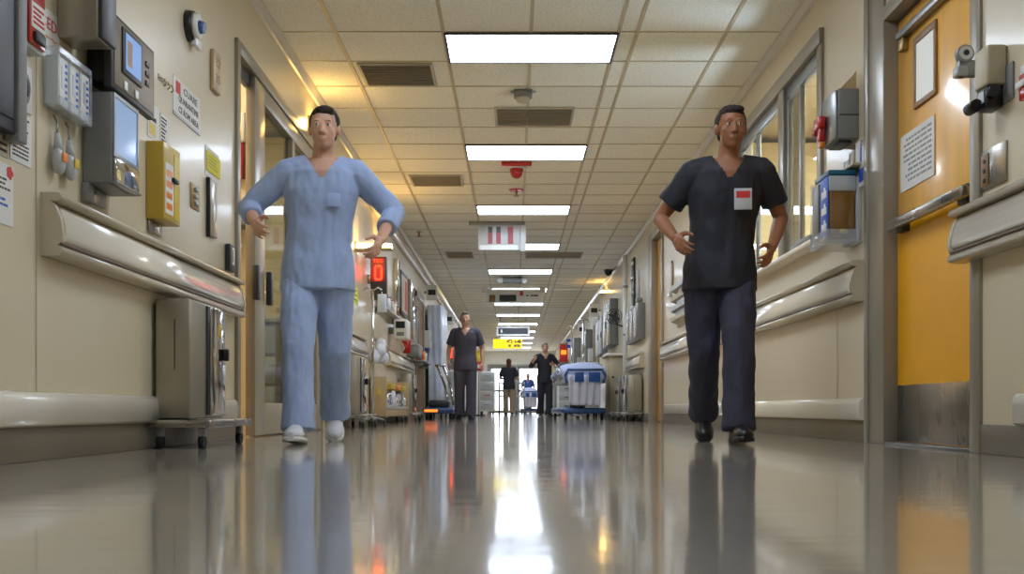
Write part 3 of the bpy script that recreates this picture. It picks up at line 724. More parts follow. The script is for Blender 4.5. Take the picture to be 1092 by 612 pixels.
# right wall near
t = thing('sanitizer_dispenser', 'beige wall dispenser with black pump unit right of yellow door', 'dispenser', (WR, 4.04, 1.33))
WB('beige_housing', M['beige'], t, 1, 3.985, 4.10, 1.43, 1.585, 0, .08, .01)
WB('black_pump', M['black'], t, 1, 4.0, 4.09, 1.345, 1.43, .01, .075, .008)
mb = MB(); mb.cyl((WR-.06, 3.96, 1.40), (WR-.06, 4.0, 1.40), .022); mb.build('pump_knob', M['black'], t)
mb = MB(); mb.cyl((WR-.095, 4.04, 1.365), (WR-.095, 4.11, 1.365), .024); mb.build('pump_roller', M['black'], t)
WB('pump_label', M['lgrey'], t, 1, 4.02, 4.07, 1.37, 1.415, .075, .078, 0)
WB('wall_mount', M['grey'], t, 1, 3.93, 4.12, 1.36, 1.50, 0, .01, .002)
t = thing('door_release', 'silver door release with round dial mounted on the yellow door jamb', 'door release', (WR-.03, 4.24, 1.55))
WB('arm', M['alu'], t, 1, 4.215, 4.25, 1.535, 1.60, .012, .09, .006)
WB('cup', M['lgrey'], t, 1, 4.21, 4.26, 1.535, 1.575, .05, .10, .008)
mb = MB(); mb.cyl((WR-.065, 4.205, 1.625), (WR-.065, 4.235, 1.625), .035, seg=24); mb.build('dial_ring', M['alu'], t)
mb = MB(); mb.cyl((WR-.065, 4.201, 1.625), (WR-.065, 4.206, 1.625), .027, seg=24); mb.build('dial_face', M['white'], t)
mb = MB(); mb.cyl((WR-.065, 4.199, 1.625), (WR-.065, 4.202, 1.625), .012, seg=16); mb.build('dial_mark', M['dark'], t)
t = thing('call_plate', 'steel call button plate with brown strip above right handrail', 'switch plate', (WR, 4.09, 1.06))
WB('plate', M['steel'], t, 1, 3.985, 4.20, 1.06, 1.215, 0, .01, .002)
s_ = WB('brown_strip', M['brown'], t, 1, 4.125, 4.19, 1.07, 1.20, .01, .013, .001)
for k in range(3):
    mb = MB(); mb.cyl((WR-.013, 4.157, 1.095+.038*k), (WR-.018, 4.157, 1.095+.038*k), .009, seg=12); mb.build('button', M['dark'], s_)
t = thing('pull_station', 'small red pull station cut by right photo edge', 'fire alarm', (WR, 3.80, 1.34))
WB('red_box', M['red'], t, 1, 3.70, 3.83, 1.315, 1.41, 0, .035, .005); WB('white_cap', M['white'], t, 1, 3.70, 3.83, 1.41, 1.445, 0, .03, .004); WB('wall_mount', M['grey'], t, 1, 3.69, 3.838, 1.305, 1.45, 0, .004, 0); WB('pull_handle', M['white'], t, 1, 3.77, 3.84, 1.36, 1.385, .035, .045, .003)

# wall strip between yellow door and windows
t = thing('towel_dispenser', 'grey wall dispenser box with silver curved front by station window', 'dispenser', (WR, 5.83, 1.67))
WB('housing', M['grey'], t, 1, 5.70, 5.96, 1.67, 1.945, 0, .115, .006)
WB('silver_front', M['alu'], t, 1, 5.71, 5.955, 1.675, 1.94, .115, .13, .007)
WB('seam', M['dark'], t, 1, 5.697, 5.70, 1.795, 1.802, .0, .11, 0)
WB('lower_slot', M['dark'], t, 1, 5.74, 5.92, 1.655, 1.675, .03, .10, .003)
t = thing('paper_flap', 'tan folded card standing on the grey wall dispenser', 'card', (WR-.05, 5.8, 1.945))
mb = MB(); mb.loft([[(WR-.10, 5.72, 1.947), (WR-.10, 5.73, 1.947), (WR-.01, 5.73, 1.947), (WR-.01, 5.72, 1.947)], [(WR-.03, 5.72, 2.02), (WR-.03, 5.73, 2.02), (WR-.01, 5.73, 2.05), (WR-.01, 5.72, 2.05)]], False); mb.build('card_fold', M['tan'], t)
t = thing('red_clamp', 'bright red T shaped clamp hung on the grey dispenser front', 'clamp', (WR-.14, 5.93, 1.66))
mb = MB(); wb(mb, 1, 5.86, 5.97, 1.77, 1.84, .131, .175, .012); wb(mb, 1, 5.955, 6.0, 1.75, 1.81, .135, .175, .012); wb(mb, 1, 5.88, 5.93, 1.70, 1.78, .131, .165, .008); mb.build('clamp_head', M['red'], t)
WB('clamp_tip', M['orange'], t, 1, 5.885, 5.925, 1.665, 1.70, .131, .16, .006)
t = thing('sharps_container', 'amber sharps container with teal lid and blue front panel', 'sharps container', (WR, 5.78, 1.08))
WB('amber_bin', M['amber'], t, 1, 5.66, 5.90, 1.12, 1.37, .035, .175, .008)
WB('upper_bin', M['lgrey'], t, 1, 5.655, 5.905, 1.37, 1.455, .03, .18, .006)
WB('teal_lid', M['teal'], t, 1, 5.65, 5.91, 1.455, 1.485, .025, .185, .006)
b = WB('blue_panel', M['blueink'], t, 1, 5.66, 5.80, 1.13, 1.45, .181, .186, .001)
mb = MB()
for k in range(3): wb(mb, 1, 5.68, 5.77, 1.16+.09*k, 1.20+.09*k, .186, .188, .001); wb(mb, 1, 5.70, 5.73, 1.20+.09*k, 1.22+.09*k, .186, .188, .001)
mb.build('white_print', M['white'], b)
mb = MB(); wb(mb, 1, 5.64, 5.95, 1.08, 1.095, 0, .20, .003); wb(mb, 1, 5.64, 5.95, 1.08, 1.16, .193, .2, .002); wb(mb, 1, 5.64, 5.647, 1.08, 1.16, .02, .2, .001); wb(mb, 1, 5.94, 5.95, 1.08, 1.46, .15, .2, .002)
mb.build('holder', M['clear'], t)
WB('grey_side_bar', M['grey'], t, 1, 5.82, 5.935, 1.12, 1.44, .18, .19, .002)
mb = MB(); mb.ball((WR-.10, 5.656, 1.15), .025, .006, .014); mb.build('yellow_emblem', M['yellow'], t)
WB('mounting_plate', M['lgrey'], t, 1, 5.66, 5.90, 1.10, 1.47, 0, .03, .003)
t = thing('leaflet_rack', 'small wall rack above the sharps container', 'rack', (WR, 5.78, 1.50))
WB('back_plate', M['beige'], t, 1, 5.60, 6.02, 1.50, 1.515, 0, .07, .002)
for k in range(4):
    g = thing('leaflet', ['white leaflet at near end of the fan above sharps container', 'tan edged leaflet second in the fan above sharps container', 'pale leaflet third in the fan above sharps container', 'short cream leaflet at far end of the fan above sharps container'][k], 'leaflet', (WR-.03, 5.64+.1*k, 1.515), 'leaflets above the sharps container')
    o = WB('sheet', M[['paper', 'beige', 'lgrey', 'paper'][k]], g, 1, 5.62+.095*k, 5.69+.095*k, 1.516, 1.635-.028*k, .02, .026, .001)
    WB('dark_spine', M['dark'], g, 1, 5.685+.095*k, 5.692+.095*k, 1.516, 1.63-.028*k, .018, .028, 0)
t = sheet('info_card', 'blue and white card on the wall beside grey door jamb', 'card', 1, 5.59, 5.80-.19+.0, 1.40, 1.63, M['paper']) if False else sheet('info_card', 'tall blue and white card between sharps container and door jamb', 'card', 1, 5.57, 5.645, 1.385, 1.64, M['paper'], p=.02)
WB('blue_band', M['blueink'], t, 1, 5.572, 5.643, 1.41, 1.48, .02, .0208, 0); WB('blue_block', M['blueink'], t, 1, 5.60, 5.63, 1.50, 1.60, .02, .0208, 0)
text_lines(t, 1, 5.575, 5.64, 1.60, 1.635, 3, M['ink'], p=.0212, seed=77)

# nurse station windows
def station():
    o = MB()
    wb(o, 1, RW0-.05, RW1+.05, RWZ1-.04, RWZ1+.06, -.10, .03, .006); wb(o, 1, RW0-.05, RW0+.04, RWZ0, RWZ1-.04, -.1, .02, .005); wb(o, 1, RW1-.04, RW1+.05, RWZ0, RWZ1-.04, -.1, .02, .005)
    wb(o, 1, 7.24, 7.38, RWZ0, RWZ1-.04, -.10, .02, .005)
    root = struct('window_1', o, M['frame'])
    for y0, y1 in ((RW0+.04, 7.24), (7.38, RW1-.04)):
        f = MB()
        for a in ((y0, y1, RWZ1-.13, RWZ1-.04), (y0, y1, RWZ0+.0, RWZ0+.05), (y0, y0+.05, RWZ0+.05, RWZ1-.13), (y1-.05, y1, RWZ0+.05, RWZ1-.13)): wb(f, 1, *a, -.035, -.002, .003)
        wb(f, 1, y0+(y1-y0)*.55, y0+(y1-y0)*.55+.04, RWZ0+.05, RWZ1-.13, -.035, -.004, .003)
        fr = f.build('window_frame', M['alu'], root)
        WB('window_pane', M['glass'], fr, 1, y0+.05, y1-.05, RWZ0+.05, RWZ1-.13, -.022, -.018, 0)
    WB('window_sill', M['rail'], root, 1, RW0-.15, RW1+.05, RWZ0-.035, RWZ0, -.08, .09, .008)
station()
t = thing('sill_tray', 'shallow grey tray on the station window sill', 'tray', (WR-.03, 6.6, RWZ0))
mb = MB(); wb(mb, 1, 6.42, 6.85, RWZ0+.001, RWZ0+.008, -.01, .07, .001); wb(mb, 1, 6.42, 6.43, RWZ0+.008, RWZ0+.04, -.01, .07, .001); wb(mb, 1, 6.84, 6.85, RWZ0+.008, RWZ0+.04, -.01, .07, .001); wb(mb, 1, 6.43, 6.84, RWZ0+.008, RWZ0+.04, .063, .07, .001); mb.build('tray_shell', M['grey'], t)
mb = MB(); wb(mb, 1, 6.5, 6.78, RWZ0+.009, RWZ0+.03, .0, .055, .004); mb.build('paper_stack', M['paper'], t)
M['uplightlens'] = emit('added_uplight_lens', (215, 232, 255), 90.0)  # unseen added lamp; its upward glow brightens the corridor ceiling through the window
t = thing('added_uplight', 'unseen cool uplight added inside the nurse station to brighten the ceiling', 'lamp', (2.55, 7.3, 0))
MB().cyl((2.55, 7.3, 0), (2.55, 7.3, .03), .18).build('base', M['grey'], t); MB().cyl((2.55, 7.3, .03), (2.55, 7.3, 1.15), .02).build('stem', M['alu'], t)
mb = MB(); mb.cyl((2.55, 7.3, 1.15), (2.55, 7.3, 1.30), .06, .19, seg=28); mb.build('shade', M['grey'], t); MB().cyl((2.55, 7.3, 1.301), (2.55, 7.3, 1.32), .17, seg=28).build('diffuser', M['uplightlens'], t)
t = thing('station_cabinet', 'white cabinet inside the nurse station behind the windows', 'cabinet', (4.7, 8, 0))
MB().box(4.4, 4.99, 6.6, 9.6, .1, .95, .01).build('carcass', M['white'], t); MB().box(4.35, 4.99, 6.55, 9.65, .95, 1.0, .01).build('worktop', M['grey'], t)
for k in range(4): MB().box(4.385, 4.4, 6.65+.74*k, 7.35+.74*k, .13, .92, .004).build('door', M['lgrey'], t)
t = thing('wall_display', 'white framed board inside the nurse station', 'board', (4.98, 8.6, 1.5))
MB().box(4.95, 5.0, 8.0, 9.4, 1.5, 2.2, .006).build('board_frame', M['lgrey'], t); MB().box(4.94, 4.95, 8.05, 9.35, 1.55, 2.15, 0).build('board_face', M['paper'], t)

# right wall, file rack zone
t = thing('file_rack', 'four tier beige wall file rack left of black scrubs person', 'file rack', (WR, 11.1, 1.12))
WB('mounting_panel', M['beige'], t, 1, 10.2, 12.0, 1.12, 1.62, 0, .012, .002)
for k in range(4):
    mb = MB(); z = 1.14+.115*k; s0 = wx(1, .012); s1 = wx(1, .10)
    mb.loft([[(s0, 10.25, z), (s1, 10.25, z+.035), (s1, 10.25, z+.085), (s1+.006, 10.25, z+.085), (s1+.006, 10.25, z+.045), (s0, 10.25, z+.012)], [(s0, 11.9, z), (s1, 11.9, z+.035), (s1, 11.9, z+.085), (s1+.006, 11.9, z+.085), (s1+.006, 11.9, z+.045), (s0, 11.9, z+.012)]], False)
    mb.build('tier', M[['beige', 'lgrey', 'beige', 'lgrey'][k]], t)
for k in range(3):
    g = thing('file_folder', ['grey folder in the bottom tier of wall file rack', 'grey folder in the second tier of wall file rack', 'tan folder in the top tier of wall file rack'][k], 'folder', (WR-.05, 11.0, 1.17+.115*k), 'folders in the wall file rack')
    mb = MB(); wb(mb, 1, 10.4+.1*k, 11.7-.1*k, 1.18+.115*k, 1.27+.115*k, .06, .075, .002); mb.build('cover', M[['grey', 'lgrey', 'tan'][k]], g)
t = thing('pen_holder', 'orange based tool holder on wall above the file rack', 'holder', (WR, 11.0, 1.64))
WB('holder_cup', M['orange'], t, 1, 10.85, 11.2, 1.64, 1.70, 0, .08, .006)
for k in range(5):
    g = thing('hand_tool', ['black tool standing first in the orange holder', 'blue handled tool second in the orange holder', 'black tool in the middle of the orange holder', 'bright blue tool fourth in the orange holder', 'brown tool at far end of the orange holder'][k], 'tool', (WR-.04, 10.88+.07*k, 1.70), 'tools in the orange holder')
    h = [.2, .16, .22, .12, .2][k]; yy = 10.88+.07*k
    MB().cyl((WR-.04, yy, 1.70), (WR-.04, yy, 1.70+h*.5), .008, seg=8).build('shaft', M['alu'], g)
    mb = MB(); mb.cyl((WR-.04, yy, 1.70+h*.45), (WR-.04, yy, 1.70+h), .02, .016, seg=10); mb.ball((WR-.04, yy, 1.70+h), .017, seg=10); mb.build('grip', M[['black', 'blue', 'black', 'blue', 'brown'][k]], g)
t = thing('wall_hook', 'white coat hook on right wall beside narrow doorway', 'hook', (WR, 12.15, 1.5))
mb = MB(); mb.tube([(WR, 12.15, 1.56), (WR-.06, 12.15, 1.55), (WR-.10, 12.10, 1.50), (WR-.08, 12.0, 1.49), (WR-.09, 11.95, 1.55)], .018, 10); mb.build('hook_arm', M['white'], t)
WB('hook_plate', M['white'], t, 1, 12.0, 12.25, 1.53, 1.58, 0, .01)
t = thing('badge_strip', 'rust brown strip hanging on right wall above white hook', 'strip', (WR, 12.4, 1.65))
WB('strap', M['brown'], t, 1, 12.32, 12.46, 1.66, 1.92, 0, .012, .002); WB('hanger_clip', M['dark'], t, 1, 12.36, 12.42, 1.92, 1.95, 0, .018, .002)
t = thing('supply_bag', 'crumpled white plastic bag hanging at file rack corner', 'bag', (WR-.1, 10.06, 1.13))
mb = MB()
for k in range(7): mb.ball((WR-.13+random.uniform(-.03, .03), 10.06+random.uniform(-.06, .06), 1.22+random.uniform(-.06, .08)), .05, .05, .06, seg=10)
mb.build('pouch', M['lgrey'], t); mb = MB(); mb.tube([(WR-.1, 10.06, 1.28), (WR-.05, 10.06, 1.45), (WR-.01, 10.06, 1.5)], .008); mb.build('hanging_strap', M['blue'], t)

# narrow doorway on right
o = MB(); wb(o, 1, FD1-.06, FD1+.26, 0, FDZ+.08, -.12, .025, .005); wb(o, 1, FD0-.06, FD0+.03, 0, FDZ+.08, -.12, .025, .005); wb(o, 1, FD0+.03, FD1-.06, FDZ-.02, FDZ+.08, -.12, .025, .005)
dr = struct('door_3', o, M['frame'])
dl = WB('door_leaf', M['door'], dr, 1, FD0+.04, FD1-.07, .012, FDZ-.03, -.11, -.06, .003)
WB('door_glass', M['brown'], dl, 1, 13.4, 13.65, 1.3, 2.2, -.06, -.055, .001)
mb = MB(); mb.cyl((WR+.06, 13.3, 1.0), (WR-.0, 13.3, 1.0), .018); mb.ball((WR+.0, 13.3, 1.0), .035); mb.build('door_handle', M['alu'], dl)

# right wall beyond
t = thing('clip_rail', 'tall dark wall strip with metal clips beyond narrow doorway', 'wall rail', (WR, 16.4, 1.45))
WB('dark_strip', M['dark'], t, 1, 16.2, 16.5, 1.40, 2.55, 0, .03, .004)
for k in range(5): WB('clip', M['mirror'], t, 1, 16.15, 16.4, 1.5+.23*k, 1.56+.23*k, .03, .06, .006)
t = thing('white_conduit', 'white vertical conduit on right wall beside the dark clip strip', 'conduit', (WR, 17.0, 0))
mb = MB(); mb.cyl((WR-.05, 17.25, .0), (WR-.05, 17.25, CEIL-.06), .035); mb.build('pipe', M['white'], t)
for z in (.6, 1.4, 2.2): WB('strap', M['alu'], t, 1, 17.19, 17.31, z, z+.03, 0, .09, .002)
t = thing('oxygen_gauge', 'clear tube flow gauge above the grey wall locker', 'gauge', (WR, 15.5, 1.75))
mb = MB(); mb.cyl((WR-.05, 15.4, 1.80), (WR-.05, 15.4, 2.25), .03, .02); mb.build('tube', M['wrap'], t); WB('gauge_mount', M['alu'], t, 1, 15.3, 15.5, 1.77, 1.82, 0, .08)
t = thing('wall_locker', 'dark grey wall locker above right handrail', 'locker', (WR, 15.9, 1.2))
WB('locker_body', M['grey'], t, 1, 15.0, 16.6, 1.2, 1.72, 0, .10, .006)
for k in range(3): WB('door', M['steel'], t, 1, 15.04+.52*k, 15.52+.52*k, 1.23, 1.69, .10, .112, .004)
t = thing('beige_cupboard', 'beige cupboard with ledge between gurney and stainless carts', 'cupboard', (1.75, 17.8, 0))
MB().box(1.62, 1.885, 17.6, 18.4, .08, 1.08, .008).build('carcass', M['tan'], t); MB().box(1.57, 1.885, 17.55, 18.45, 1.08, 1.13, .008).build('ledge', M['rail'], t)
MB().box(1.63, 1.88, 17.588, 17.6, .12, 1.04, .003).build('door', M['beige'], t); MB().box(1.62, 1.885, 17.6, 18.4, 0, .08, .002).build('plinth', M['base'], t)
MB().cyl((1.68, 17.56, .72), (1.68, 17.59, .72), .02).build('knob', M['dark'], t)
t = thing('dome_camera', 'black dome camera on the ceiling near right wall', 'camera', (1.82, 19.5, CEIL))
mb = MB(); mb.cyl((1.78, 19.5, CEIL), (1.78, 19.5, CEIL-.04), .08); mb.build('base_ring', M['dark'], t); mb = MB(); mb.ball((1.78, 19.5, CEIL-.05), .07); mb.build('dome', M['black'], t)
t = thing('wall_fan', 'black wall fan beside the white conduit on right wall', 'fan', (WR, 18.0, 1.75))
mb = MB()
for r in (.13, .09, .05):
    for k in range(16):
        a, b_ = 2*PI*k/16, 2*PI*(k+1)/16
        mb.cyl((WR-.16+r*math.cos(a), 17.95, 1.78+r*math.sin(a)), (WR-.16+r*math.cos(b_), 17.95, 1.78+r*math.sin(b_)), .008, seg=6)
mb.build('guard', M['black'], t)
mb = MB()
for k in range(4): mb.box(-.02, .02, -.005, .005, .02, .11, mtx=Matrix.Translation((WR-.16, 18.0, 1.78)) @ Matrix.Rotation(k*PI/2+.4, 4, 'Y') @ Matrix.Rotation(.5, 4, 'Z'))
mb.cyl((WR-.16, 17.96, 1.78), (WR-.16, 18.06, 1.78), .035); mb.build('blade', M['dark'], t)
mb = MB(); mb.tube([(WR-.16, 18.05, 1.78), (WR-.1, 18.06, 1.65), (WR, 18.06, 1.62)], .015); mb.build('wall_arm', M['black'], t)

def wall_door(n, side, y0, y1, z1, m):
    o = MB(); wb(o, side, y0, y0+.12, 0, z1, 0, .03, .004); wb(o, side, y1-.12, y1, 0, z1, 0, .03, .004); wb(o, side, y0+.12, y1-.12, z1-.12, z1, 0, .03, .004)
    r = struct(f'door_{n}', o, M['frame'])
    l = WB('door_leaf', m, r, side, y0+.12, y1-.12, .01, z1-.12, .0, .012, .002)
    WB('vision_pane', M['steel'], l, side, y0+.5, y0+.7, 1.2, 1.8, .012, .016, 0)
    WB('door_handle', M['alu'], l, side, y0+.2, y0+.28, .95, 1.08, .012, .06, .004)
wall_door(4, -1, 17.4, 18.9, 2.2, M['brown'])
wall_door(5, -1, 22.6, 24.0, 2.2, M['dark'])
wall_door(6, 1, 23.0, 24.5, 2.25, M['brown'])
wall_door(7, 1, 27.0, 28.6, 2.25, M['brown'])
wall_door(8, -1, 30.0, 31.6, 2.2, M['brown'])
wall_door(9, 1, 33.0, 34.6, 2.25, M['tan'])
# wall panels and racks far right
def wall_unit(side, y0, y1, z0, z1, p, label, m='steel', cols=2, name='wall_cabinet'):
    t = thing(name, label, 'cabinet', (wx(side, 0), (y0+y1)/2, z0))
    WB('carcass', M['grey'], t, side, y0, y1, z0, z1, 0, p, .006)
    w_ = (y1-y0)/cols
    for k in range(cols):
        d = WB('door', M[m], t, side, y0+w_*k+.02, y0+w_*(k+1)-.02, z0+.02, z1-.02, p, p+.012, .004)
        WB('handle', M['alu'], d, side, y0+w_*k+.05, y0+w_*k+.08, (z0+z1)/2-.06, (z0+z1)/2+.06, p+.012, p+.035, .004)
    return t
wall_unit(1, 18.9, 20.4, 1.35, 2.2, .14, 'tall grey steel wall cabinet past the wall fan')
wall_unit(1, 20.9, 22.4, 1.3, 2.05, .12, 'pale wall cabinet below warm lamp on right wall', 'lgrey')
wall_unit(1, 25.0, 26.4, 1.2, 2.1, .16, 'grey wall cabinet between the two brown doors on right', 'steel')
wall_unit(1, 29.4, 31.0, 1.1, 2.2, .2, 'far grey wall cabinet beyond the second brown door', 'lgrey')
wall_unit(1, 36.0, 39.0, .05, 1.9, .35, 'tall tan cupboard far down the right wall', 'tan')
wall_unit(-1, 34.0, 37.0, .05, 1.8, .35, 'tall tan cupboard far down the left wall', 'tan')
wall_unit(-1, 26.6, 28.4, 1.15, 2.0, .16, 'far grey wall cabinet before the last brown door on left', 'lgrey')
t = thing('red_sign_box', 'orange and red projecting sign far down the right wall', 'sign', (WR, 36, 1.85))
WB('sign_box', M['redink'], t, 1, 35.6, 35.7, 1.80, 2.4, .05, .33, .005); WB('sign_arm', M['alu'], t, 1, 35.63, 35.67, 2.4, 2.44, 0, .33, .003)
mb = MB(); mb.box(WR-.28, WR-.10, 35.585, 35.6, 2.05, 2.2); mb.build('yellow_mark', M['amberled'], t)

# ------------------------------------------------------------------ left wall beyond the sliding door
t = thing('notice_board', 'grey framed notice board between pale blue scrubs person and red sign', 'notice board', (WL, 9.8, 1.1))
WB('board', M['satin'], t, -1, 9.35, 10.2, 1.12, 1.75, 0, .015, .002)
mb = MB(); 
for a in ((9.32, 10.23, 1.09, 1.12), (9.32, 10.23, 1.75, 1.78), (9.32, 9.35, 1.12, 1.75), (10.2, 10.23, 1.12, 1.75)): wb(mb, -1, *a, 0, .03, .003)
mb.build('board_frame', M['dark'], t)
t = sheet('neon_note', 'neon yellow note pinned on the grey notice board', 'note', -1, 9.72, 10.0, 1.24, 1.36, M['neon'], p=.02)
t2 = t; text_lines(t, -1, 9.75, 9.97, 1.26, 1.34, 3, M['ink'], p=.0205, seed=3, thick=.2)
t = sheet('neon_note', 'neon yellow note on bare wall between notice board and red digit sign', 'note', -1, 10.75, 11.0, 1.28, 1.46, M['neon'])
text_lines(t, -1, 10.78, 10.97, 1.30, 1.44, 3, M['ink'], p=.0038, seed=2, thick=.2)
y = 11.7
t = thing('queue_sign', 'dark box sign with glowing red zero on left wall', 'digital sign', (WL, y, 1.42))
WB('casing', M['dark'], t, -1, y, y+.12, 1.42, 1.90, .04, .22, .006)
WB('wall_bracket', M['alu'], t, -1, y+.03, y+.09, 1.6, 1.7, 0, .04, .003)
WB('red_panel', M['dred'], t, -1, y-.004, y, 1.62, 1.89, .045, .205, 0)
x0, x1 = WL+.095, WL+.165
mb = MB()
pts = [(x0, 1.66), (x0, 1.77), (x0+.01, 1.79), (x1-.01, 1.79), (x1, 1.77), (x1, 1.66), (x1-.01, 1.64), (x0+.01, 1.64)]
mb.tube([(a, y-.012, b_) for a, b_ in pts+pts[:2]], .011, 8); mb.build('zero_digit', M['led'], t)
lettering('TEC', .05, M['led'], t, (WL+.125, y-.006, 1.85), 'C', width=.11)
t = thing('iv_pole', 'chrome drip pole on casters beside beige shelf cart', 'drip pole', (-1.5, 11.0, 0))
mb = MB(); mb.cyl((-1.5, 11.0, .08), (-1.5, 11.0, 1.45), .016); mb.build('pole', M['mirror'], t)
mb = MB(); mb.tube([(-1.5, 11.0, 1.43), (-1.44, 11.0, 1.47), (-1.40, 11.0, 1.44)], .008); mb.tube([(-1.5, 11.0, 1.43), (-1.56, 11.0, 1.47), (-1.60, 11.0, 1.44)], .008); mb.build('hook', M['mirror'], t)
for k in range(4):
    a = k*PI/2+.5; e = (-1.5+.13*math.cos(a), 11.0+.24*math.sin(a), .06)
    l_ = MB().tube([(-1.5, 11.0, .09), e], .012).build('leg', M['alu'], t); MB().cyl((e[0]-.01, e[1], .028), (e[0]+.01, e[1], .028), .028).build('wheel', M['rubber'], l_)
t = thing('drip_bag', 'white drip bag hanging from the chrome drip pole', 'drip bag', (-1.40, 11.0, 1.2))
mb = MB(); mb.box(-1.45, -1.35, 10.985, 11.015, 1.2, 1.4, .014); mb.build('bag', M['wrap'], t); MB().tube([(-1.40, 11, 1.40), (-1.40, 11, 1.425)], .005).build('loop', M['white'], t)
t = thing('supply_bag', 'crumpled clear plastic bag on wall above the beige shelf cart', 'bag', (WL+.06, 12.1, .66))
mb = MB()
for k in range(9): mb.ball((WL+.09+random.uniform(-.04, .05), 12.1+random.uniform(-.25, .25), .82+random.uniform(-.1, .14)), .07, .1, .08, seg=10)
mb.build('pouch', M['wrap'], t); WB('hook', M['alu'], t, -1, 12.05, 12.15, .98, 1.02, 0, .05)
# beige open shelf cart with supplies
t = thing('shelf_cart', 'beige open shelf cart with yellow sticker full of supplies', 'cart', (-1.55, 13.2, 0))
WB('near_end', M['tan'], t, -1, 11.85, 11.95, .09, .55, .02, .20, .004); WB('far_end', M['tan'], t, -1, 14.3, 14.4, .09, .55, .02, .20, .004)
WB('shelf', M['lgrey'], t, -1, 11.95, 14.3, .18, .21, .02, .20, .003); WB('back_panel', M['tan'], t, -1, 11.95, 14.3, .21, .55, .02, .03, .001); WB('base_board', M['tan'], t, -1, 11.95, 14.3, .09, .18, .02, .19, .003)
mb = MB(); mb.box(WL+.10, WL+.14, 11.842, 11.85, .34, .41); mb.build('yellow_sticker', M['yellow'], t)
for ya in (12.0, 14.25):
    for p in (.05, .17):
        c = WB('caster', M['rubber'], t, -1, ya-.035, ya+.035, .0, .075, p-.015, p+.015, .012)
        WB('caster_plate', M['alu'], c, -1, ya-.03, ya+.03, .075, .09, p-.02, p+.02, .001)
sup = ['folded white pack', 'crumpled silver pack', 'pale blue pack', 'white carton', 'clear wrapped pack', 'grey pouch', 'white roll pack']
pos = ['nearest the yellow stickered end', 'second along', 'third along', 'at the middle', 'fifth along', 'sixth along', 'at the far end']
for k in range(7):
    ya = 12.0+.32*k
    g = thing('supply_pack', f'{sup[k]} on the beige shelf cart, {pos[k]}', 'pack', (WL+.12, ya+.12, .21), 'packs on the beige shelf cart')
    mb = MB(); wb(mb, -1, ya, ya+.26, .212, .33+.04*(k % 3), .05, .19, .03); mb.build('packet', M[['white', 'mirror', 'wrap', 'paper', 'lgrey', 'grey', 'white'][k]], g)
    wb(MB(), -1, ya+.06, ya+.18, .25, .29, .185, .192, .001).build('label', M[['blueink', 'lgrey', 'white', 'redink', 'ink', 'white', 'lgrey'][k]], g)
for k in range(3):
    ya = 12.35+.62*k
    g = thing('yellow_tray', ['yellow tray on the packs at near end of beige shelf cart', 'orange tinted yellow tray on the packs in mid beige shelf cart', 'yellow tray on the packs at far end of beige shelf cart'][k], 'tray', (WL+.1, ya, .42), 'yellow trays on the beige shelf cart')
    mb = MB(); wb(mb, -1, ya, ya+.5, .42, .435, .04, .195, .004); wb(mb, -1, ya, ya+.5, .435, .48, .187, .195, .002); wb(mb, -1, ya, ya+.01, .435, .48, .04, .187, .002); wb(mb, -1, ya+.49, ya+.5, .435, .48, .04, .187, .002)
    mb.build('tray_shell', M['orange' if k == 1 else 'yellow'], g)

# clutter of wall things left, z above the rail
def bottle(side, y, z, p, m, cap, label, h=.16, r=.04):
    t = thing('wall_bottle', label, 'bottle', (wx(side, p), y, z), 'bottles and dispensers on left wall')
    x = wx(side, p); MB().cyl((x, y, z), (x, y, z+h*.75), r, seg=12).build('bottle_body', M[m], t)
    mb = MB(); mb.cyl((x, y, z+h*.75), (x, y, z+h*.85), r, r*.4, seg=12); mb.cyl((x, y, z+h*.85), (x, y, z+h), r*.35, seg=10); mb.build('cap', M[cap], t)
def shelf_unit(y0, y1, z, label, p=.12):
    t = thing('wall_shelf', label, 'shelf', (WL, (y0+y1)/2, z)); WB('board', M['lgrey'], t, -1, y0, y1, z-.02, z, 0, p, .003)
    for ya in (y0+.08, y1-.1): WB('bracket', M['alu'], t, -1, ya, ya+.02, z-.09, z-.02, 0, p*.8, .002)
shelf_unit(12.3, 14.2, 1.42, 'pale wall shelf with bottles past the red digit sign')
for k in range(6):
    bottle(-1, 12.4+.32*k, 1.42, .06, ['wrap', 'blue', 'white', 'lgrey', 'white', 'amber'][k], ['blue', 'white', 'blue', 'dark', 'redink', 'white'][k],
           ['pale blue bottle nearest the red digit sign on wall shelf', 'blue bottle with white cap on wall shelf past red digit sign', 'white bottle with blue cap on wall shelf past red digit sign', 'grey bottle with dark cap on wall shelf past red digit sign', 'white bottle with red cap on wall shelf past red digit sign', 'amber bottle at far end of wall shelf past red digit sign'][k], .2, .05)
t = thing('chart_strip', 'tall dark chart strip on left wall beyond the bottle shelf', 'wall strip', (WL, 14.4, 1.65)); WB('strip_body', M['dark'], t, -1, 14.3, 14.6, 1.6, 2.25, 0, .06, .006); WB('chrome_edge', M['mirror'], t, -1, 14.25, 14.3, 1.6, 2.25, 0, .07, .004); WB('label_slot', M['paper'], t, -1, 14.38, 14.52, 1.9, 2.0, .06, .064, .001)  # paper piece on the strip is its label slot
t = thing('vitals_monitor', 'white vital signs monitor with dark screen on left wall bracket', 'monitor', (WL, 13.9, 1.08))
WB('monitor_shell', M['white'], t, -1, 13.6, 14.0, 1.1, 1.36, .08, .26, .02)
mb = MB(); mb.box(WL+.11, WL+.23, 13.592, 13.6, 1.24, 1.33, .003); mb.build('screen', M['black'], t)
mb = MB(); mb.box(WL+.12, WL+.22, 13.592, 13.6, 1.14, 1.19, .003); mb.build('key_strip', M['grey'], t); WB('bracket', M['alu'], t, -1, 13.75, 13.85, 1.18, 1.26, 0, .08, .004)
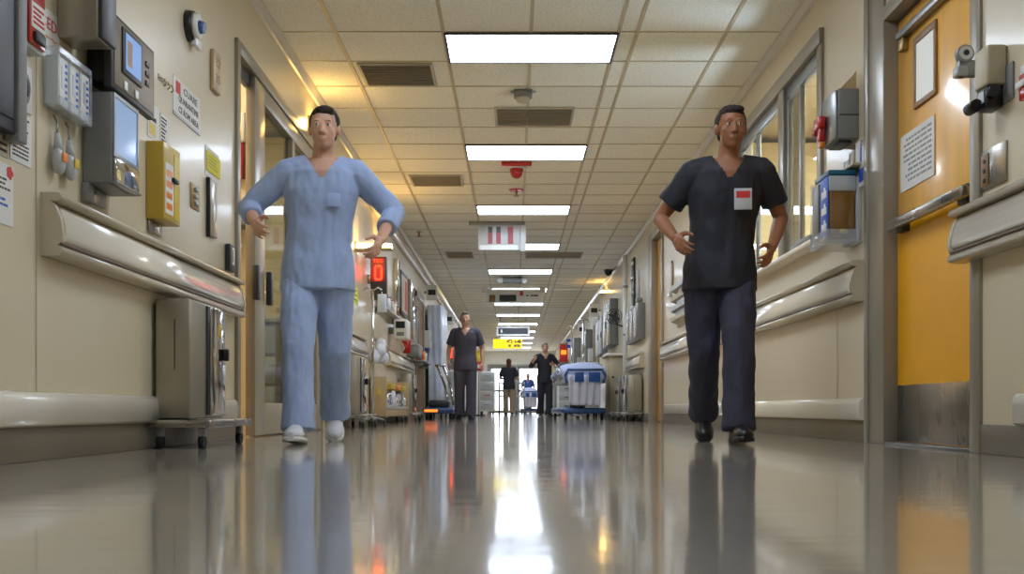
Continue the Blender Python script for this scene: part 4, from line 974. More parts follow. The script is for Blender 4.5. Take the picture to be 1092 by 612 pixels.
t = thing('cable_bundle', 'white and pink cables looped under the vital signs monitor', 'cables', (WL, 14.2, .98))
mb = MB(); mb.tube([(WL+.15, 13.8, 1.085), (WL+.18, 13.95, 1.0), (WL+.14, 14.2, .985), (WL+.1, 14.5, 1.05), (WL+.05, 14.6, 1.2)], .014); mb.build('cable', M['white'], t)
mb = MB(); mb.tube([(WL+.17, 13.9, 1.085), (WL+.2, 14.1, 1.02), (WL+.12, 14.4, 1.08), (WL+.05, 14.7, 1.3)], .012); mb.build('pink_cable', M['redink'], t)
t = thing('wall_picture', 'dark framed reddish wall poster before the brown door on left', 'poster', (WL, 15.5, 1.6)); WB('picture_frame', M['dark'], t, -1, 15.0, 15.9, 1.55, 2.2, 0, .03, .004); WB('picture', M['tan'], t, -1, 15.06, 15.84, 1.61, 2.14, .03, .033, 0); WB('red_band', M['redink'], t, -1, 15.5, 15.75, 1.65, 2.1, .033, .034, 0)
t = thing('glass_case', 'pale glazed wall case beside the brown door on left', 'case', (WL, 16.6, 1.2)); WB('case_body', M['satin'], t, -1, 16.1, 17.2, 1.2, 2.2, 0, .06, .005); WB('glass_front', M['mirror'], t, -1, 16.18, 17.1, 1.27, 2.13, .06, .064, .001)
t = thing('pull_cord', 'small red fire extinguisher bottle on left wall past monitor', 'extinguisher', (WL, 15.3, 1.0))
mb = MB(); mb.cyl((WL+.08, 15.3, 1.0), (WL+.08, 15.3, 1.25), .06, seg=14); mb.ball((WL+.08, 15.3, 1.25), .06, seg=14); mb.build('cylinder', M['red'], t); mb = MB(); mb.cyl((WL+.08, 15.3, 1.3), (WL+.08, 15.3, 1.36), .02); mb.build('valve', M['black'], t); WB('wall_mount', M['dark'], t, -1, 15.26, 15.34, 1.1, 1.14, 0, .03)
t.name = 'fire_extinguisher'
t = thing('grey_bin', 'grey wall bin above the handrail past beige shelf cart', 'bin', (WL, 16.3, 1.0)); WB('bin_body', M['grey'], t, -1, 16.0, 16.8, .99, 1.17, 0, .17, .01); WB('lid', M['lgrey'], t, -1, 15.98, 16.82, 1.17, 1.19, 0, .18, .006)
shelf_unit(16.9, 18.3, .98, 'low tan wall shelf past the grey wall bin', .2)
for k in range(3):
    bottle(-1, 17.1+.4*k, .98, .1, ['redink', 'orange', 'white'][k], ['black', 'white', 'redink'][k], ['red bottle on the low shelf past the grey wall bin', 'orange bottle on the low shelf past the grey wall bin', 'white bottle with red cap on the low shelf past the grey wall bin'][k], .22, .06)
# tall wrapped linen cart
t = thing('linen_cart', 'tall linen cart wrapped in pale blue plastic on left side', 'cart', (-1.45, 20, 0))
rings = []
for z in (.22, .6, 1.0, 1.4, 1.8, 2.12):
    ring = []
    for k in range(48):
        a = 2*PI*k/48; c, s = math.cos(a), math.sin(a)
        rx, ry = .15, .75
        n_ = 1/max(abs(c), abs(s)); r = min(n_, 1.25)
        wv = 1+.05*math.sin(9*a+z*2)
        ring.append((-1.48+rx*c*r*wv, 20.1+ry*s*r*wv, z))
    rings.append(ring)
MB().loft(rings).build('plastic_cover', M['wrap'], t)
mb = MB()
for x in (-1.6, -1.36):
    for yy in (19.4, 20.8): mb.cyl((x, yy, .1), (x, yy, .25), .018)
mb.box(-1.63, -1.33, 19.35, 20.85, .18, .21); mb.build('cart_frame', M['alu'], t)
for x in (-1.6, -1.36):
    for yy in (19.4, 20.8): MB().cyl((x-.015, yy, .05), (x+.015, yy, .05), .05).build('wheel', M['rubber'], t)
wall_unit(-1, 21.3, 22.3, .45, 1.25, .12, 'brown wall cupboard behind the tall wrapped linen cart', 'brown', 1)
# blue machine
t = thing('floor_scrubber', 'low blue wheeled floor machine left of the grey scrubs person', 'floor machine', (-1.25, 17.6, 0))
MB().box(-1.5, -1.02, 17.4, 18.3, .10, .20, .03).build('blue_base', M['dblue'], t)
MB().box(-1.45, -1.10, 17.6, 18.2, .20, .33, .04).build('motor_cover', M['dark'], t)
MB().box(-1.5, -1.28, 17.38, 17.42, .13, .17, .004).build('orange_strip', M['amberled'], t)
mb = MB(); mb.tube([(-1.15, 18.1, .25), (-1.22, 18.3, .6), (-1.36, 18.4, .95)], .022); mb.tube([(-1.05, 18.1, .25), (-1.12, 18.3, .6), (-1.26, 18.4, .95)], .022); mb.tube([(-1.40, 18.4, .95), (-1.22, 18.4, .95)], .022); mb.build('handle', M['mirror'], t)
for x in (-1.46, -1.06):
    for yy in (17.5, 18.2): MB().cyl((x-.03, yy, .07), (x+.03, yy, .07), .07).build('wheel', M['rubber'], t)
t = thing('lamp_sign', 'glowing red box lamp on left wall by the grey scrubs person', 'sign', (WL, 25.5, 1.4)); WB('lamp_case', M['dred'], t, -1, 25.4, 25.6, 1.4, 1.75, .0, .17, .01)
mb = MB(); mb.box(WL+.02, WL+.15, 25.385, 25.4, 1.43, 1.62); mb.build('red_glow', M['led'], t); mb = MB(); mb.box(WL+.02, WL+.15, 25.385, 25.4, 1.63, 1.72); mb.build('amber_glow', M['amberled'], t)

# ------------------------------------------------------------------ far clutter in the corridor
def utility_cart(x0, x1, y0, y1, h, label, m='white', trays=3):
    t = thing('supply_cart', label, 'cart', ((x0+x1)/2, (y0+y1)/2, 0))
    for x in (x0, x1):
        for yy in (y0, y1):
            MB().cyl((x, yy, .1), (x, yy, h), .02).build('post', M['alu'], t); MB().cyl((x-.02, yy, .05), (x+.02, yy, .05), .05).build('wheel', M['rubber'], t)
    for k in range(trays):
        z = .16+(h-.2)*k/(trays-1)
        MB().box(x0-.02, x1+.02, y0-.02, y1+.02, z, z+.035, .006).build('tray', M[m], t)
    return t
t = thing('white_cabinet', 'white wheeled cabinet behind the grey scrubs person', 'cabinet', (-.67, 26.3, 0))
MB().box(-.86, -.48, 26, 26.6, .12, 1.12, .012).build('carcass', M['white'], t)
for k in range(4): d = MB().box(-.84, -.50, 25.985, 26, .16+.24*k, .37+.24*k, .006).build('drawer', M['lgrey'], t); MB().box(-.74, -.60, 25.965, 25.985, .28+.24*k, .30+.24*k, .004).build('handle', M['redink' if k == 1 else 'alu'], d)
for x in (-.82, -.52): MB().cyl((x-.02, 26.1, .06), (x+.02, 26.1, .06), .06).build('wheel', M['rubber'], t)
t = thing('red_placard', 'small red placard with white mark on the white wheeled cabinet', 'placard', (-.88, 26.2, 1.12))
MB().box(-.99, -.78, 26.0, 26.02, 1.13, 1.36, .003).build('placard_face', M['led'] if False else M['redink'], t); MB().box(-.95, -.83, 25.992, 26.0, 1.2, 1.29).build('white_mark', M['white'], t); MB().box(-.93, -.80, 25.98, 26.1, 1.12, 1.14).build('stand', M['alu'], t)
t = thing('yellow_gown', 'yellow gown hanging from a pole beside grey scrubs person', 'gown', (-.9, 27.2, 1.2))
mb = MB(); mb.loft([[(-.92+.11*math.cos(a*PI/6)*(1+.15*math.sin(3*a)), 27.2+.05*math.sin(a*PI/6), z) for a in range(12)] for z in (1.35, 1.5, 1.65)]); mb.ball((-.92, 27.2, 1.66), .07, .05, .06); mb.build('cloth', M['yellow'], t)
MB().cyl((-.92, 27.25, 0.0), (-.92, 27.25, 1.75), .015).build('pole', M['alu'], t); MB().cyl((-.92, 27.25, 0), (-.92, 27.25, .03), .16).build('foot_plate', M['dark'], t)
utility_cart(-.46, -.22, 32.2, 33.0, 1.0, 'tall steel cart left of the khaki trousers person', 'lgrey')
utility_cart(.08, .34, 33.5, 34.5, 1.05, 'steel trolley right of the khaki trousers person', 'lgrey')
# stretcher in the middle distance
def gurney(x0, x1, y0, y1, label, covered=True, m1='linen', m2='linenb'):
    t = thing('hospital_gurney', label, 'gurney', ((x0+x1)/2, (y0+y1)/2, 0))
    w_ = x1-x0; xc = (x0+x1)/2
    MB().box(x0-.01, x1+.01, y0+.05, y1-.05, .10, .20, .045, 3).build('base_cover', M['dblue'], t)
    for yy in (y0+.45, y1-.45): MB().cyl((xc, yy, .2), (xc, yy, .62), .07).build('lift_column', M['alu'], t)
    MB().box(x0+.02, x1-.02, y0, y1, .60, .68, .02).build('deck', M['lgrey'], t)
    MB().box(x0+.03, x1-.03, y0+.05, y1-.05, .68, .78, .035, 3).build('mattress', M['linen'], t)
    # rumpled blanket
    rings = []
    n = 26
    for j in range(n+1):
        yy = y0+.02+(y1-y0-.04)*j/n; ring = []
        for k in range(25):
            u = k/24; a = PI*u; x = xc-(w_/2+.01)*math.cos(a)
            z = .76+.15*math.sin(a)**.6+.05*noise.noise(Vector((x*4, yy*4, 1)))+.05*math.sin(a)*math.sin(j*.9)
            if j in (0, n): z = min(z, .80)
            ring.append((x, yy, z))
        ring += [(x1-.02, yy, .69), (x0+.02, yy, .69)]
        rings.append(ring)
    MB().loft(rings).build('blanket', M[m2], t)
    # draped sheet at the near end
    ring = []; rings = []
    for j in range(9):
        z = .74-.50*j/8; sp = .30-.02*j/8
        rings.append([(xc+sp*(-1+2*k/20)*(w_/.8), y0-.02-.03*math.sin(k*1.3+j*.2)-.015*j/8, z) for k in range(21)]+[(xc+sp*(1-2*k/20)*(w_/.8), y0+.01-.03*math.sin((20-k)*1.3+j*.2)-.015*j/8, z) for k in range(21)])
    MB().loft(rings).build('draped_sheet', M[m1], t)
    # end rail
    mb = MB(); mb.tube([(x0+.06, y0-.08, .60), (x0+.03, y0-.09, .72), (x0+.08, y0-.09, .82), (x1-.08, y0-.09, .82), (x1-.03, y0-.09, .72), (x1-.06, y0-.08, .60)], .022); mb.build('push_rail', M['dblue'], t)
    MB().box(xc-.17, xc-.02, y0-.09, y0-.05, .62, .78, .01).build('blue_board', M['blue'], t); MB().box(xc+.06, xc+.25, y0-.09, y0-.05, .62, .78, .01).build('blue_board', M['blue'], t)
    for s, x in ((-1, x0), (1, x1)):
        mb = MB(); mb.tube([(x, y0+.5, .64), (x, y0+.55, .92), (x, y1-.6, .92), (x, y1-.55, .64)], .015)
        for k in range(4): mb.cyl((x, y0+.7+.25*k, .66), (x, y0+.7+.25*k, .92), .009)
        mb.build('side_rail', M['mirror'], t)
    for x in (x0+.06, x1-.06):
        for yy in (y0+.12, y1-.12):
            c = MB().box(x-.03, x+.03, yy-.03, yy+.03, .09, .14, .006).build('caster_fork', M['dark'], t); MB().cyl((x-.02, yy, .065), (x+.02, yy, .065), .065).build('wheel', M['rubber'], c)
    return t
gg = gurney(.74, 1.46, 17.0, 19.0, 'blue based hospital gurney with rumpled linen near right wall')
gg.rotation_euler = (0, 0, .06)
gurney(.25, .95, 38.5, 40.5, 'distant gurney with pale linen before the bright end doors')
t = thing('iv_pole', 'chrome drip pole standing behind the blue based gurney', 'drip pole', (1.3, 19.4, 0))
MB().cyl((1.3, 19.4, .06), (1.3, 19.4, 1.85), .018).build('pole', M['mirror'], t)
mb = MB(); mb.tube([(1.2, 19.4, 1.8), (1.22, 19.4, 1.85), (1.38, 19.4, 1.85), (1.40, 19.4, 1.8)], .01); mb.build('hook', M['mirror'], t)
for k in range(4):
    a = k*PI/2+.4; e = (1.3+.2*math.cos(a), 19.4+.2*math.sin(a), .05); MB().tube([(1.3, 19.4, .08), e], .014).build('leg', M['alu'], t)
dup(t, (-.13, 1.5, 0), 'chrome drip pole farther back behind the blue based gurney')
t = thing('yellow_gown', 'yellow gown hanging on a pole right of the black uniform person', 'gown', (1.08, 27, .9))
mb = MB(); mb.loft([[(1.08+.10*math.cos(a*PI/6)*(1+.15*math.sin(3*a)), 27+.05*math.sin(a*PI/6), z) for a in range(12)] for z in (.85, 1.05, 1.2)]); mb.ball((1.08, 27, 1.2), .08, .05, .06); mb.build('cloth', M['yellow'], t)
MB().cyl((1.08, 27.06, 0), (1.08, 27.06, 1.35), .015).build('pole', M['alu'], t); MB().cyl((1.08, 27.06, 0), (1.08, 27.06, .03), .15).build('foot_plate', M['dark'], t)
# end doors
o = MB()
for a in ((-1.2, -1.1, 0, 2.2), (1.35, 1.45, 0, 2.2), (.08, .18, 0, 2.1)): o.box(a[0], a[1], END-.02, END+.1, a[2], a[3], .004)
o.box(-1.1, 1.35, END-.02, END+.1, 2.1, 2.2, .004)
root = struct('door_10', o, M['alu'])
for xa, xb in ((-1.1, .08), (.18, 1.35)):
    f = MB(); f.box(xa, xb, END+.02, END+.06, .01, .12); f.box(xa, xb, END+.02, END+.06, .95, 1.05); f.box(xa, xb, END+.02, END+.06, 2.0, 2.1); f.box(xa, xa+.08, END+.02, END+.06, .12, 2.0); f.box(xb-.08, xb, END+.02, END+.06, .12, 2.0)
    fr = f.build('door_leaf', M['grey'], root)
    for za, zb in ((.12, .95), (1.05, 2.0)): MB().box(xa+.08, xb-.08, END+.035, END+.042, za, zb).build('door_glass', M['daylight'], fr)
    MB().box((xa+xb)/2-.3, (xa+xb)/2+.3, END-.03, END+.02, .96, 1.02, .006).build('push_bar', M['alu'], fr)

# more far wall furniture
def room_sign(side, y, z, m, label):
    t = thing('room_sign', label, 'sign', (wx(side, 0), y, z), 'projecting room signs on the far walls')
    WB('sign_face', m, t, side, y, y+.05, z, z+.28, .04, .24, .004); WB('sign_arm', M['alu'], t, side, y+.01, y+.04, z+.12, z+.16, 0, .04, .001)
    mb = MB(); a, b_ = sorted((wx(side, .07), wx(side, .21))); mb.box(a, b_, y-.003, y, z+.09, z+.19); mb.build('sign_mark', M['ink'] if m is M['white'] else M['white'], t)
room_sign(-1, 19.2, 2.2, M['white'], 'white projecting sign above the wrapped linen cart')
room_sign(-1, 24.3, 2.15, M['white'], 'white projecting sign past the dark door on left')
room_sign(-1, 29.6, 2.1, M['redink'], 'red projecting sign before the last brown door on left')
room_sign(1, 22.7, 2.2, M['white'], 'white projecting sign before the first brown door on right')
room_sign(1, 26.8, 2.1, M['white'], 'white projecting sign before the second brown door on right')
room_sign(1, 32.6, 2.1, M['blueink'], 'blue projecting sign before the last tan door on right')
def box_dispenser(side, y, z, m, m2, label):
    t = thing('soap_dispenser', label, 'dispenser', (wx(side, 0), y, z), 'dispensers on the far walls')
    WB('housing', m, t, side, y, y+.25, z, z+.32, 0, .13, .02); WB('lower_cup', m2, t, side, y+.05, y+.2, z-.05, z, .02, .11, .006); WB('front_label', M['lgrey'], t, side, y+.06, y+.19, z+.12, z+.24, .13, .133, 0); WB('wall_mount', M['grey'], t, side, y-.01, y+.26, z-.02, z+.33, 0, .008, .001)
box_dispenser(-1, 22.42, 1.35, M['white'], M['dark'], 'white dispenser beside the dark door on left')
box_dispenser(-1, 19.0, 1.3, M['white'], M['blue'], 'white dispenser between brown door and wrapped linen cart')
box_dispenser(1, 24.6, 1.3, M['white'], M['dark'], 'white dispenser past the first brown door on right')
box_dispenser(1, 28.8, 1.3, M['lgrey'], M['blue'], 'grey dispenser past the second brown door on right')
def stock_cart(x0, x1, y0, y1, h, m, label):
    t = thing('stock_cart', label, 'cart', ((x0+x1)/2, (y0+y1)/2, 0), 'tall stock carts far along the walls')
    MB().box(x0, x1, y0, y1, .14, h, .015).build('carcass', m, t)
    for k in range(4):
        z = .18+(h-.22)*k/4; d = MB().box(x0+.02, x1-.02, y0-.015, y0, z, z+(h-.26)/4, .005).build('drawer', M['lgrey'], t)
        MB().box((x0+x1)/2-.06, (x0+x1)/2+.06, y0-.035, y0-.015, z+.08, z+.1, .003).build('handle', M['dark'], d)
    for x in (x0+.05, x1-.05):
        for yy in (y0+.08, y1-.08): MB().cyl((x-.018, yy, .06), (x+.018, yy, .06), .06).build('wheel', M['rubber'], t)
stock_cart(-1.55, -1.12, 24.2, 25.0, 1.1, M['white'], 'white stock cart on left before the red lamp box')
stock_cart(-1.55, -1.05, 28.6, 29.4, 1.2, M['blue'], 'blue stock cart far down the left side')
stock_cart(1.3, 1.76, 21.5, 22.3, 1.15, M['wrap'], 'pale blue stock cart behind the gurney on right')
stock_cart(1.28, 1.74, 29.8, 30.6, 1.2, M['white'], 'white stock cart far down the right side')
stock_cart(.98, 1.4, 33.0, 33.8, 1.05, M['lgrey'], 'grey stock cart right of the far pale gurney')
stock_cart(-1.2, -.8, 37.5, 38.3, 1.15, M['redink'], 'red stock cart near the bright end doors')
#PEOPLE>
# ------------------------------------------------------------------ people
M['skin1'] = mat('fair_skin', (206, 158, 132), 0.5, var=0.06, scale=12)
M['skin2'] = mat('brown_skin', (150, 98, 66), 0.5, var=0.06, scale=12)
M['lips'] = mat('lip_skin', (160, 92, 84), 0.45)
M['hairk'] = mat('dark_brown_hair', (38, 28, 22), 0.8, var=0.3, scale=30, bump=0.5, bscale=60)
M['hairr'] = mat('auburn_hair', (98, 54, 34), 0.8, var=0.3, scale=30, bump=0.5, bscale=60)
M['hairg'] = mat('grey_hair', (120, 112, 104), 0.8, var=0.3, scale=30, bump=0.5, bscale=60)
M['scrubb'] = mat('pale_blue_scrub_cloth', (158, 176, 212), 0.8, var=0.07, scale=7, bump=0.35, bscale=16)
M['scrubk'] = mat('black_scrub_cloth', (34, 34, 42), 0.75, var=0.15, scale=7, bump=0.35, bscale=16)
M['scrubn'] = mat('navy_scrub_cloth', (48, 48, 66), 0.75, var=0.12, scale=7, bump=0.35, bscale=16)
M['scrubg'] = mat('charcoal_scrub_cloth', (76, 72, 84), 0.75, var=0.12, scale=7, bump=0.35, bscale=16)
M['khaki'] = mat('khaki_cloth', (150, 134, 108), 0.8, var=0.1, bump=0.3, bscale=16)
M['bluec'] = mat('royal_blue_cloth', (52, 84, 150), 0.8, var=0.1, bump=0.3, bscale=16)
M['bluej'] = mat('light_blue_cloth', (150, 176, 212), 0.8, var=0.1)
M['eye'] = mat('eye_white', (220, 214, 206), 0.25); M['iris'] = mat('dark_iris', (46, 32, 24), 0.2)
M['shoew'] = mat('pale_shoe_leather', (206, 206, 210), 0.45); M['shoek'] = mat('black_shoe_leather', (24, 23, 24), 0.35)
M['solew'] = mat('white_rubber_sole', (214, 212, 206), 0.6)

def cone_chain(mb, pts, rad, seg=14, flat=None):
    for i, (a, b) in enumerate(zip(pts, pts[1:])): mb.cyl(a, b, rad[i], rad[i+1], seg=seg)
    for p, r in zip(pts, rad): mb.ball(p, r, seg=seg)
def torso_rings(mb, rings, n=28):
    """rings: (centre, rx, ry) up the body, closed at both ends"""
    R = []
    for c, rx, ry in rings:
        R.append([(c[0]+rx*abs(math.cos(2*PI*k/n))**.85*(1 if math.cos(2*PI*k/n) >= 0 else -1), c[1]+ry*math.sin(2*PI*k/n), c[2]) for k in range(n)])
    mb.loft(R)
def solidify(mb, voxel, smooth, name, mats, parent, post=None, fold=0.0, fs=14.0):
    me = bpy.data.meshes.new('t'); mb.bm.to_mesh(me); mb.bm.free()
    o = bpy.data.objects.new('t', me); COL.objects.link(o)
    m = o.modifiers.new('r', 'REMESH'); m.mode = 'VOXEL'; m.voxel_size = voxel; m.use_smooth_shade = True
    s = o.modifiers.new('s', 'SMOOTH'); s.factor = 0.5; s.iterations = smooth
    dg = bpy.context.evaluated_depsgraph_get(); dg.update()
    new = bpy.data.meshes.new_from_object(o.evaluated_get(dg))
    bpy.data.objects.remove(o); bpy.data.meshes.remove(me)
    bm = bmesh.new(); bm.from_mesh(new); bm.normal_update()
    if fold:
        for v in bm.verts:
            q = Vector((v.co.x*fs, v.co.y*fs, v.co.z*fs*.55)); q2 = q*2.3
            v.co += v.normal*(fold*noise.noise(q)+fold*.5*noise.noise(q2))
    if post: post(bm)
    for f in bm.faces: f.smooth = True
    bm.to_mesh(new); bm.free(); new.name = name
    new.materials.clear()
    for m_ in (mats if isinstance(mats, (list, tuple)) else [mats]): new.materials.append(m_)
    o = bpy.data.objects.new(name, new); COL.objects.link(o); o.parent = parent   # modelled in the person's own space
    return o

def person(name, label, loc, rotz, H, P, skin, hair, top, pants, shoe, sole, vox=0.006, sleeve=1.0, group=None, hairstyle='short'):
    root = thing(name, label, 'person', loc, group)
    root.rotation_euler = (0, 0, rotz); k = H/1.75; root.scale = (k, k, k)
    V = Vector
    lean = V(P.get('lean', (0, 0)) + (0,))
    pel = V(P.get('pelvis', (0, 0, .93)))
    chest = pel+lean*.75+V((0, -.01, .42)); neck = pel+lean+V((0, -.005, .555)); 
    hc = V(P['head']) if 'head' in P else neck+lean*.3+V((0, -.025, .15))
    hr = Matrix.Rotation(P.get('yaw', 0), 3, 'Z') @ Matrix.Rotation(P.get('nod', 0), 3, 'X') @ Matrix.Rotation(P.get('roll', 0), 3, 'Y')
    hp = lambda x, y, z: hc+hr @ V((x, y, z))
    body = MB()
    # head: cranium, face, jaw, nose, brow, cheeks, ears
    body.ball(hp(0, .012, .025), .074, .094, .092, 22, hr); body.ball(hp(0, -.03, -.028), .060, .064, .082, 20, hr); body.ball(hp(0, -.05, -.082), .036, .036, .030, 16, hr)
    for s in (-1, 1):
        body.ball(hp(s*.034, -.062, -.018), .024, .022, .024, 12, hr); body.ball(hp(s*.074, .012, -.005), .012, .022, .032, 12, hr)
        body.ball(hp(s*.028, -.078, .030), .024, .012, .009, 12, hr); body.ball(hp(s*.012, -.098, -.030), .009, .010, .008, 10, hr)
    for s in (-1, 1): body.ball(hp(s*.029, -.0795, .0175), .0165, .0115, .0058, 12, hr); body.ball(hp(s*.029, -.0785, .0015), .0155, .0105, .005, 12, hr)
    body.cyl(hp(0, -.082, .020), hp(0, -.106, -.026), .008, .012, seg=12); body.ball(hp(0, -.106, -.028), .012, .012, .010, 12, hr)
    body.ball(hp(0, -.088, -.056), .024, .010, .006, 12, hr); body.ball(hp(0, -.085, -.067), .021, .010, .007, 12, hr)
    cone_chain(body, [neck-V((0, 0, .05)), neck+V((0, -.004, .02)), hp(0, .008, -.05)], [.068, .056, .055])
    # trunk
    tr = [(pel+V((0, 0, -.10)), .135, .10), (pel, .165, .115), (pel+lean*.2+V((0, 0, .12)), .148, .10), (pel+lean*.4+V((0, 0, .24)), .150, .102), (pel+lean*.7+V((0, 0, .38)), .172, .112), (pel+lean*.9+V((0, 0, .48)), .165, .10), (pel+lean+V((0, 0, .545)), .085, .07)]
    torso_rings(body, tr)
    arms = []
    for s in (-1, 1):
        a = P['L' if s > 0 else 'R']
        sh = pel+lean*.9+V((s*.178, .0, .485)); el, wr = V(a['elbow']), V(a['wrist'])
        arms.append((s, sh, el, wr, a)); 
        cone_chain(body, [pel+lean*.95+V((s*.09, 0, .51)), sh, sh.lerp(el, .5), el, el.lerp(wr, .3), wr], [.06, .055, .046, .038, .039, .025])
        # hand
        d = (V(a.get('hand', wr-el))).normalized(); pn = V(a.get('palm', (-s, .2, 0))); pn = (pn-d*pn.dot(d)).normalized(); u = pn.cross(d) if s > 0 else d.cross(pn); 
        if u.dot(V(a.get('thumb', (0, -1, .3)))) < 0: u = -u
        fl_ = [(.030, .066, .0), (.010, .074, .006), (-.010, .069, .003), (-.029, .054, -.006)]
        curl = a.get('curl', 22)
        for (off, ln, adv) in fl_:
            kn = wr+d*(.085+adv)+u*off
            body.cyl(wr+d*.012+u*off*.55, kn, .015, .0125, seg=10); body.ball(kn, .0122, seg=10)
            ang = math.radians(curl*.6); p = kn; rr = .0098
            dd0 = (d+u*off*2.2).normalized()
            for j, fr in enumerate((.45, .31, .24)):
                dd = dd0*math.cos(ang)+pn*math.sin(ang); q = p+dd*ln*fr*1.12
                body.cyl(p, q, rr, rr*.9, seg=8); body.ball(q, rr*.9, seg=8); p = q; rr *= .9; ang += math.radians(curl)
        body.ball(wr+d*.05, .022, .022, .022)
        t0 = wr+d*.022+u*.022+pn*.006; t1 = t0+(d*.62+u*.72+pn*.25).normalized()*.042; t2 = t1+(d*.85+u*.4+pn*.3).normalized()*.034; t3 = t2+(d*.95+u*.1+pn*.35).normalized()*.026
        cone_chain(body, [t0, t1, t2, t3], [.017, .0135, .0115, .0095], 10)
    legs = []
    for s in (-1, 1):
        g = P['LL' if s > 0 else 'RL']
        hip = pel+V((s*.088, 0, -.03)); kn, an = V(g['knee']), V(g['ankle']); legs.append((s, hip, kn, an, g))
        cone_chain(body, [hip, hip.lerp(kn, .5), kn, kn.lerp(an, .35), an], [.088, .07, .052, .050, .034])
        # bare foot inside the shoe
        pit = g.get('pitch', 0); ya = g.get('yaw', 0)
        rot = Matrix.Rotation(ya, 3, 'Z') @ Matrix.Rotation(pit, 3, 'X')
        cone_chain(body, [an, an+rot @ V((0, .03, -.045)), an+rot @ V((0, -.06, -.045)), an+rot @ V((0, -.14, -.055))], [.034, .030, .032, .022])
    mouth = hp(0, -.09, -.061)
    def paint(bm):
        for f in bm.faces:
            c = f.calc_center_median()-mouth; q = hr.transposed() @ c
            if abs(q.x) < .026 and abs(q.z) < .013 and q.y < .016: f.material_index = 1
    solidify(body, vox, 5 if vox < .008 else 2, 'body', [skin, M['lips']], root, paint)
    def child(mb, n, m): 
        o = mb.build(n, m); o.parent = root; return o
    # eyes and brows
    for s in (-1, 1):
        mb = MB(); mb.ball(hp(s*.029, -.0795, .010), .0125, .0115, .0068, 14, hr); e = child(mb, 'eye', M['eye'])
        mb = MB(); mb.ball(hp(s*.029, -.0885, .010), .0055, .0036, .0055, 12, hr); i = mb.build('iris', M['iris']); i.parent = e
    # hair
    h = MB(); h.ball(hp(0, .020, .040), .079, .093, .084, 22, hr)
    for s in (-1, 1):
        h.ball(hp(s*.064, .022, .03), .016, .048, .050, 14, hr); h.ball(hp(s*.029, -.0875, .029), .017, .005, .0038, 10, hr)
    h.ball(hp(.008, -.046, .088), .050, .034, .024, 16, hr); h.ball(hp(0, .07, -.01), .062, .044, .07, 16, hr)
    if hairstyle == 'long':
        h.ball(hp(0, .075, -.08), .075, .045, .11, 16, hr); h.ball(hp(0, .085, -.2), .055, .03, .08, 14, hr)
    hs = hp(0, 0, 0)
    def trim(bm):
        kill = []
        for f in bm.faces:
            q = hr.transposed() @ (f.calc_center_median()-hs)
            if ((q.y < -.035 and q.z < .064) or (q.y < -.005 and q.z < -.012)) and not (.018 < q.z < .042 and q.y < -.075): kill.append(f)
        bmesh.ops.delete(bm, geom=kill, context='FACES')
    solidify(h, min(vox, .006), 2, 'hair', hair, root, trim, .003, 60)
    # top
    sh_ = MB()
    ex = .020
    tt = [(pel+V((0, 0, -.13)), .195, .148), (pel+V((0, 0, -.02)), .192, .142)]+[(c, rx+ex+.004, ry+ex) for c, rx, ry in tr[2:-1]]+[(tr[-1][0]+V((0, 0, .012)), .098, .082)]
    torso_rings(sh_, tt)
    for s, sh, el, wr, a in arms:
        if sleeve >= 1:
            e2 = el.lerp(wr, sleeve-1+.0001)
            cone_chain(sh_, [pel+lean*.95+V((s*.09, 0, .505)), sh, sh.lerp(el, .5), el], [.074, .072, .068, .062]); sh_.cyl(el, e2, .060, .054, seg=18)
        else:
            e2 = sh.lerp(el, sleeve); cone_chain(sh_, [pel+lean*.95+V((s*.09, 0, .505)), sh], [.074, .074]); sh_.cyl(sh, e2, .074, .072, seg=18)
    vz = neck.z-.115; nx, ny = neck.x, neck.y
    def neckline(bm):
        kill = []
        for f in bm.faces:
            c = f.calc_center_median(); 
            if c.z > vz and c.y < ny and abs(c.x-nx) < .012+(c.z-vz)*.62 and c.z > vz and abs(c.x-nx) < .085: kill.append(f)
            elif c.z > neck.z-.005 and (c.xy-neck.xy).length < .085: kill.append(f)
        bmesh.ops.delete(bm, geom=kill, context='FACES')
    top_o = solidify(sh_, vox*1.2, 4 if vox < .008 else 2, 'scrub_top', top, root, neckline, .007 if vox < .008 else .003)
    # trousers
    tp = MB(); torso_rings(tp, [(pel+V((0, 0, -.12)), .178, .13), (pel+V((0, 0, -.04)), .180, .132), (pel+V((0, 0, .06)), .168, .122)])
    for s, hip, kn, an, g in legs:
        hem = an+V((0, .005, -.025)); cone_chain(tp, [hip+V((0, 0, -.02)), hip.lerp(kn, .5), kn], [.103, .096, .084], 18)
        tp.cyl(kn, kn.lerp(hem, .5), .084, .080, seg=20); tp.cyl(kn.lerp(hem, .5), hem, .080, .086, seg=20)
    solidify(tp, vox*1.2, 4 if vox < .008 else 2, 'trousers', pants, root, None, .008 if vox < .008 else .003)
    # shoes
    for s, hip, kn, an, g in legs:
        rot = Matrix.Rotation(g.get('yaw', 0), 3, 'Z') @ Matrix.Rotation(g.get('pitch', 0), 3, 'X')
        secs = [(.085, .022, .05), (.075, .036, .075), (.045, .041, .098), (.0, .041, .10), (-.05, .043, .078), (-.10, .048, .058), (-.145, .045, .046), (-.175, .032, .036), (-.19, .012, .022)]
        up = MB(); R = []; so = MB(); Q = []
        for y_, w_, h_ in secs:
            R.append([tuple(an+rot @ V((w_*math.cos(PI*q/12)*(1.0 if q in (0, 12) else 1.04), y_, -.068+h_*math.sin(PI*q/12)**.75))) for q in range(13)])
            wo = w_+.004; Q.append([tuple(an+rot @ V(p)) for p in ((wo, y_, -.066), (wo, y_, -.088), (-wo, y_, -.088), (-wo, y_, -.066))])
        up.loft(R); so.loft(Q)
        u_ = child(up, 'shoe', shoe); so_ = so.build('sole', sole); so_.parent = u_
        mb = MB()
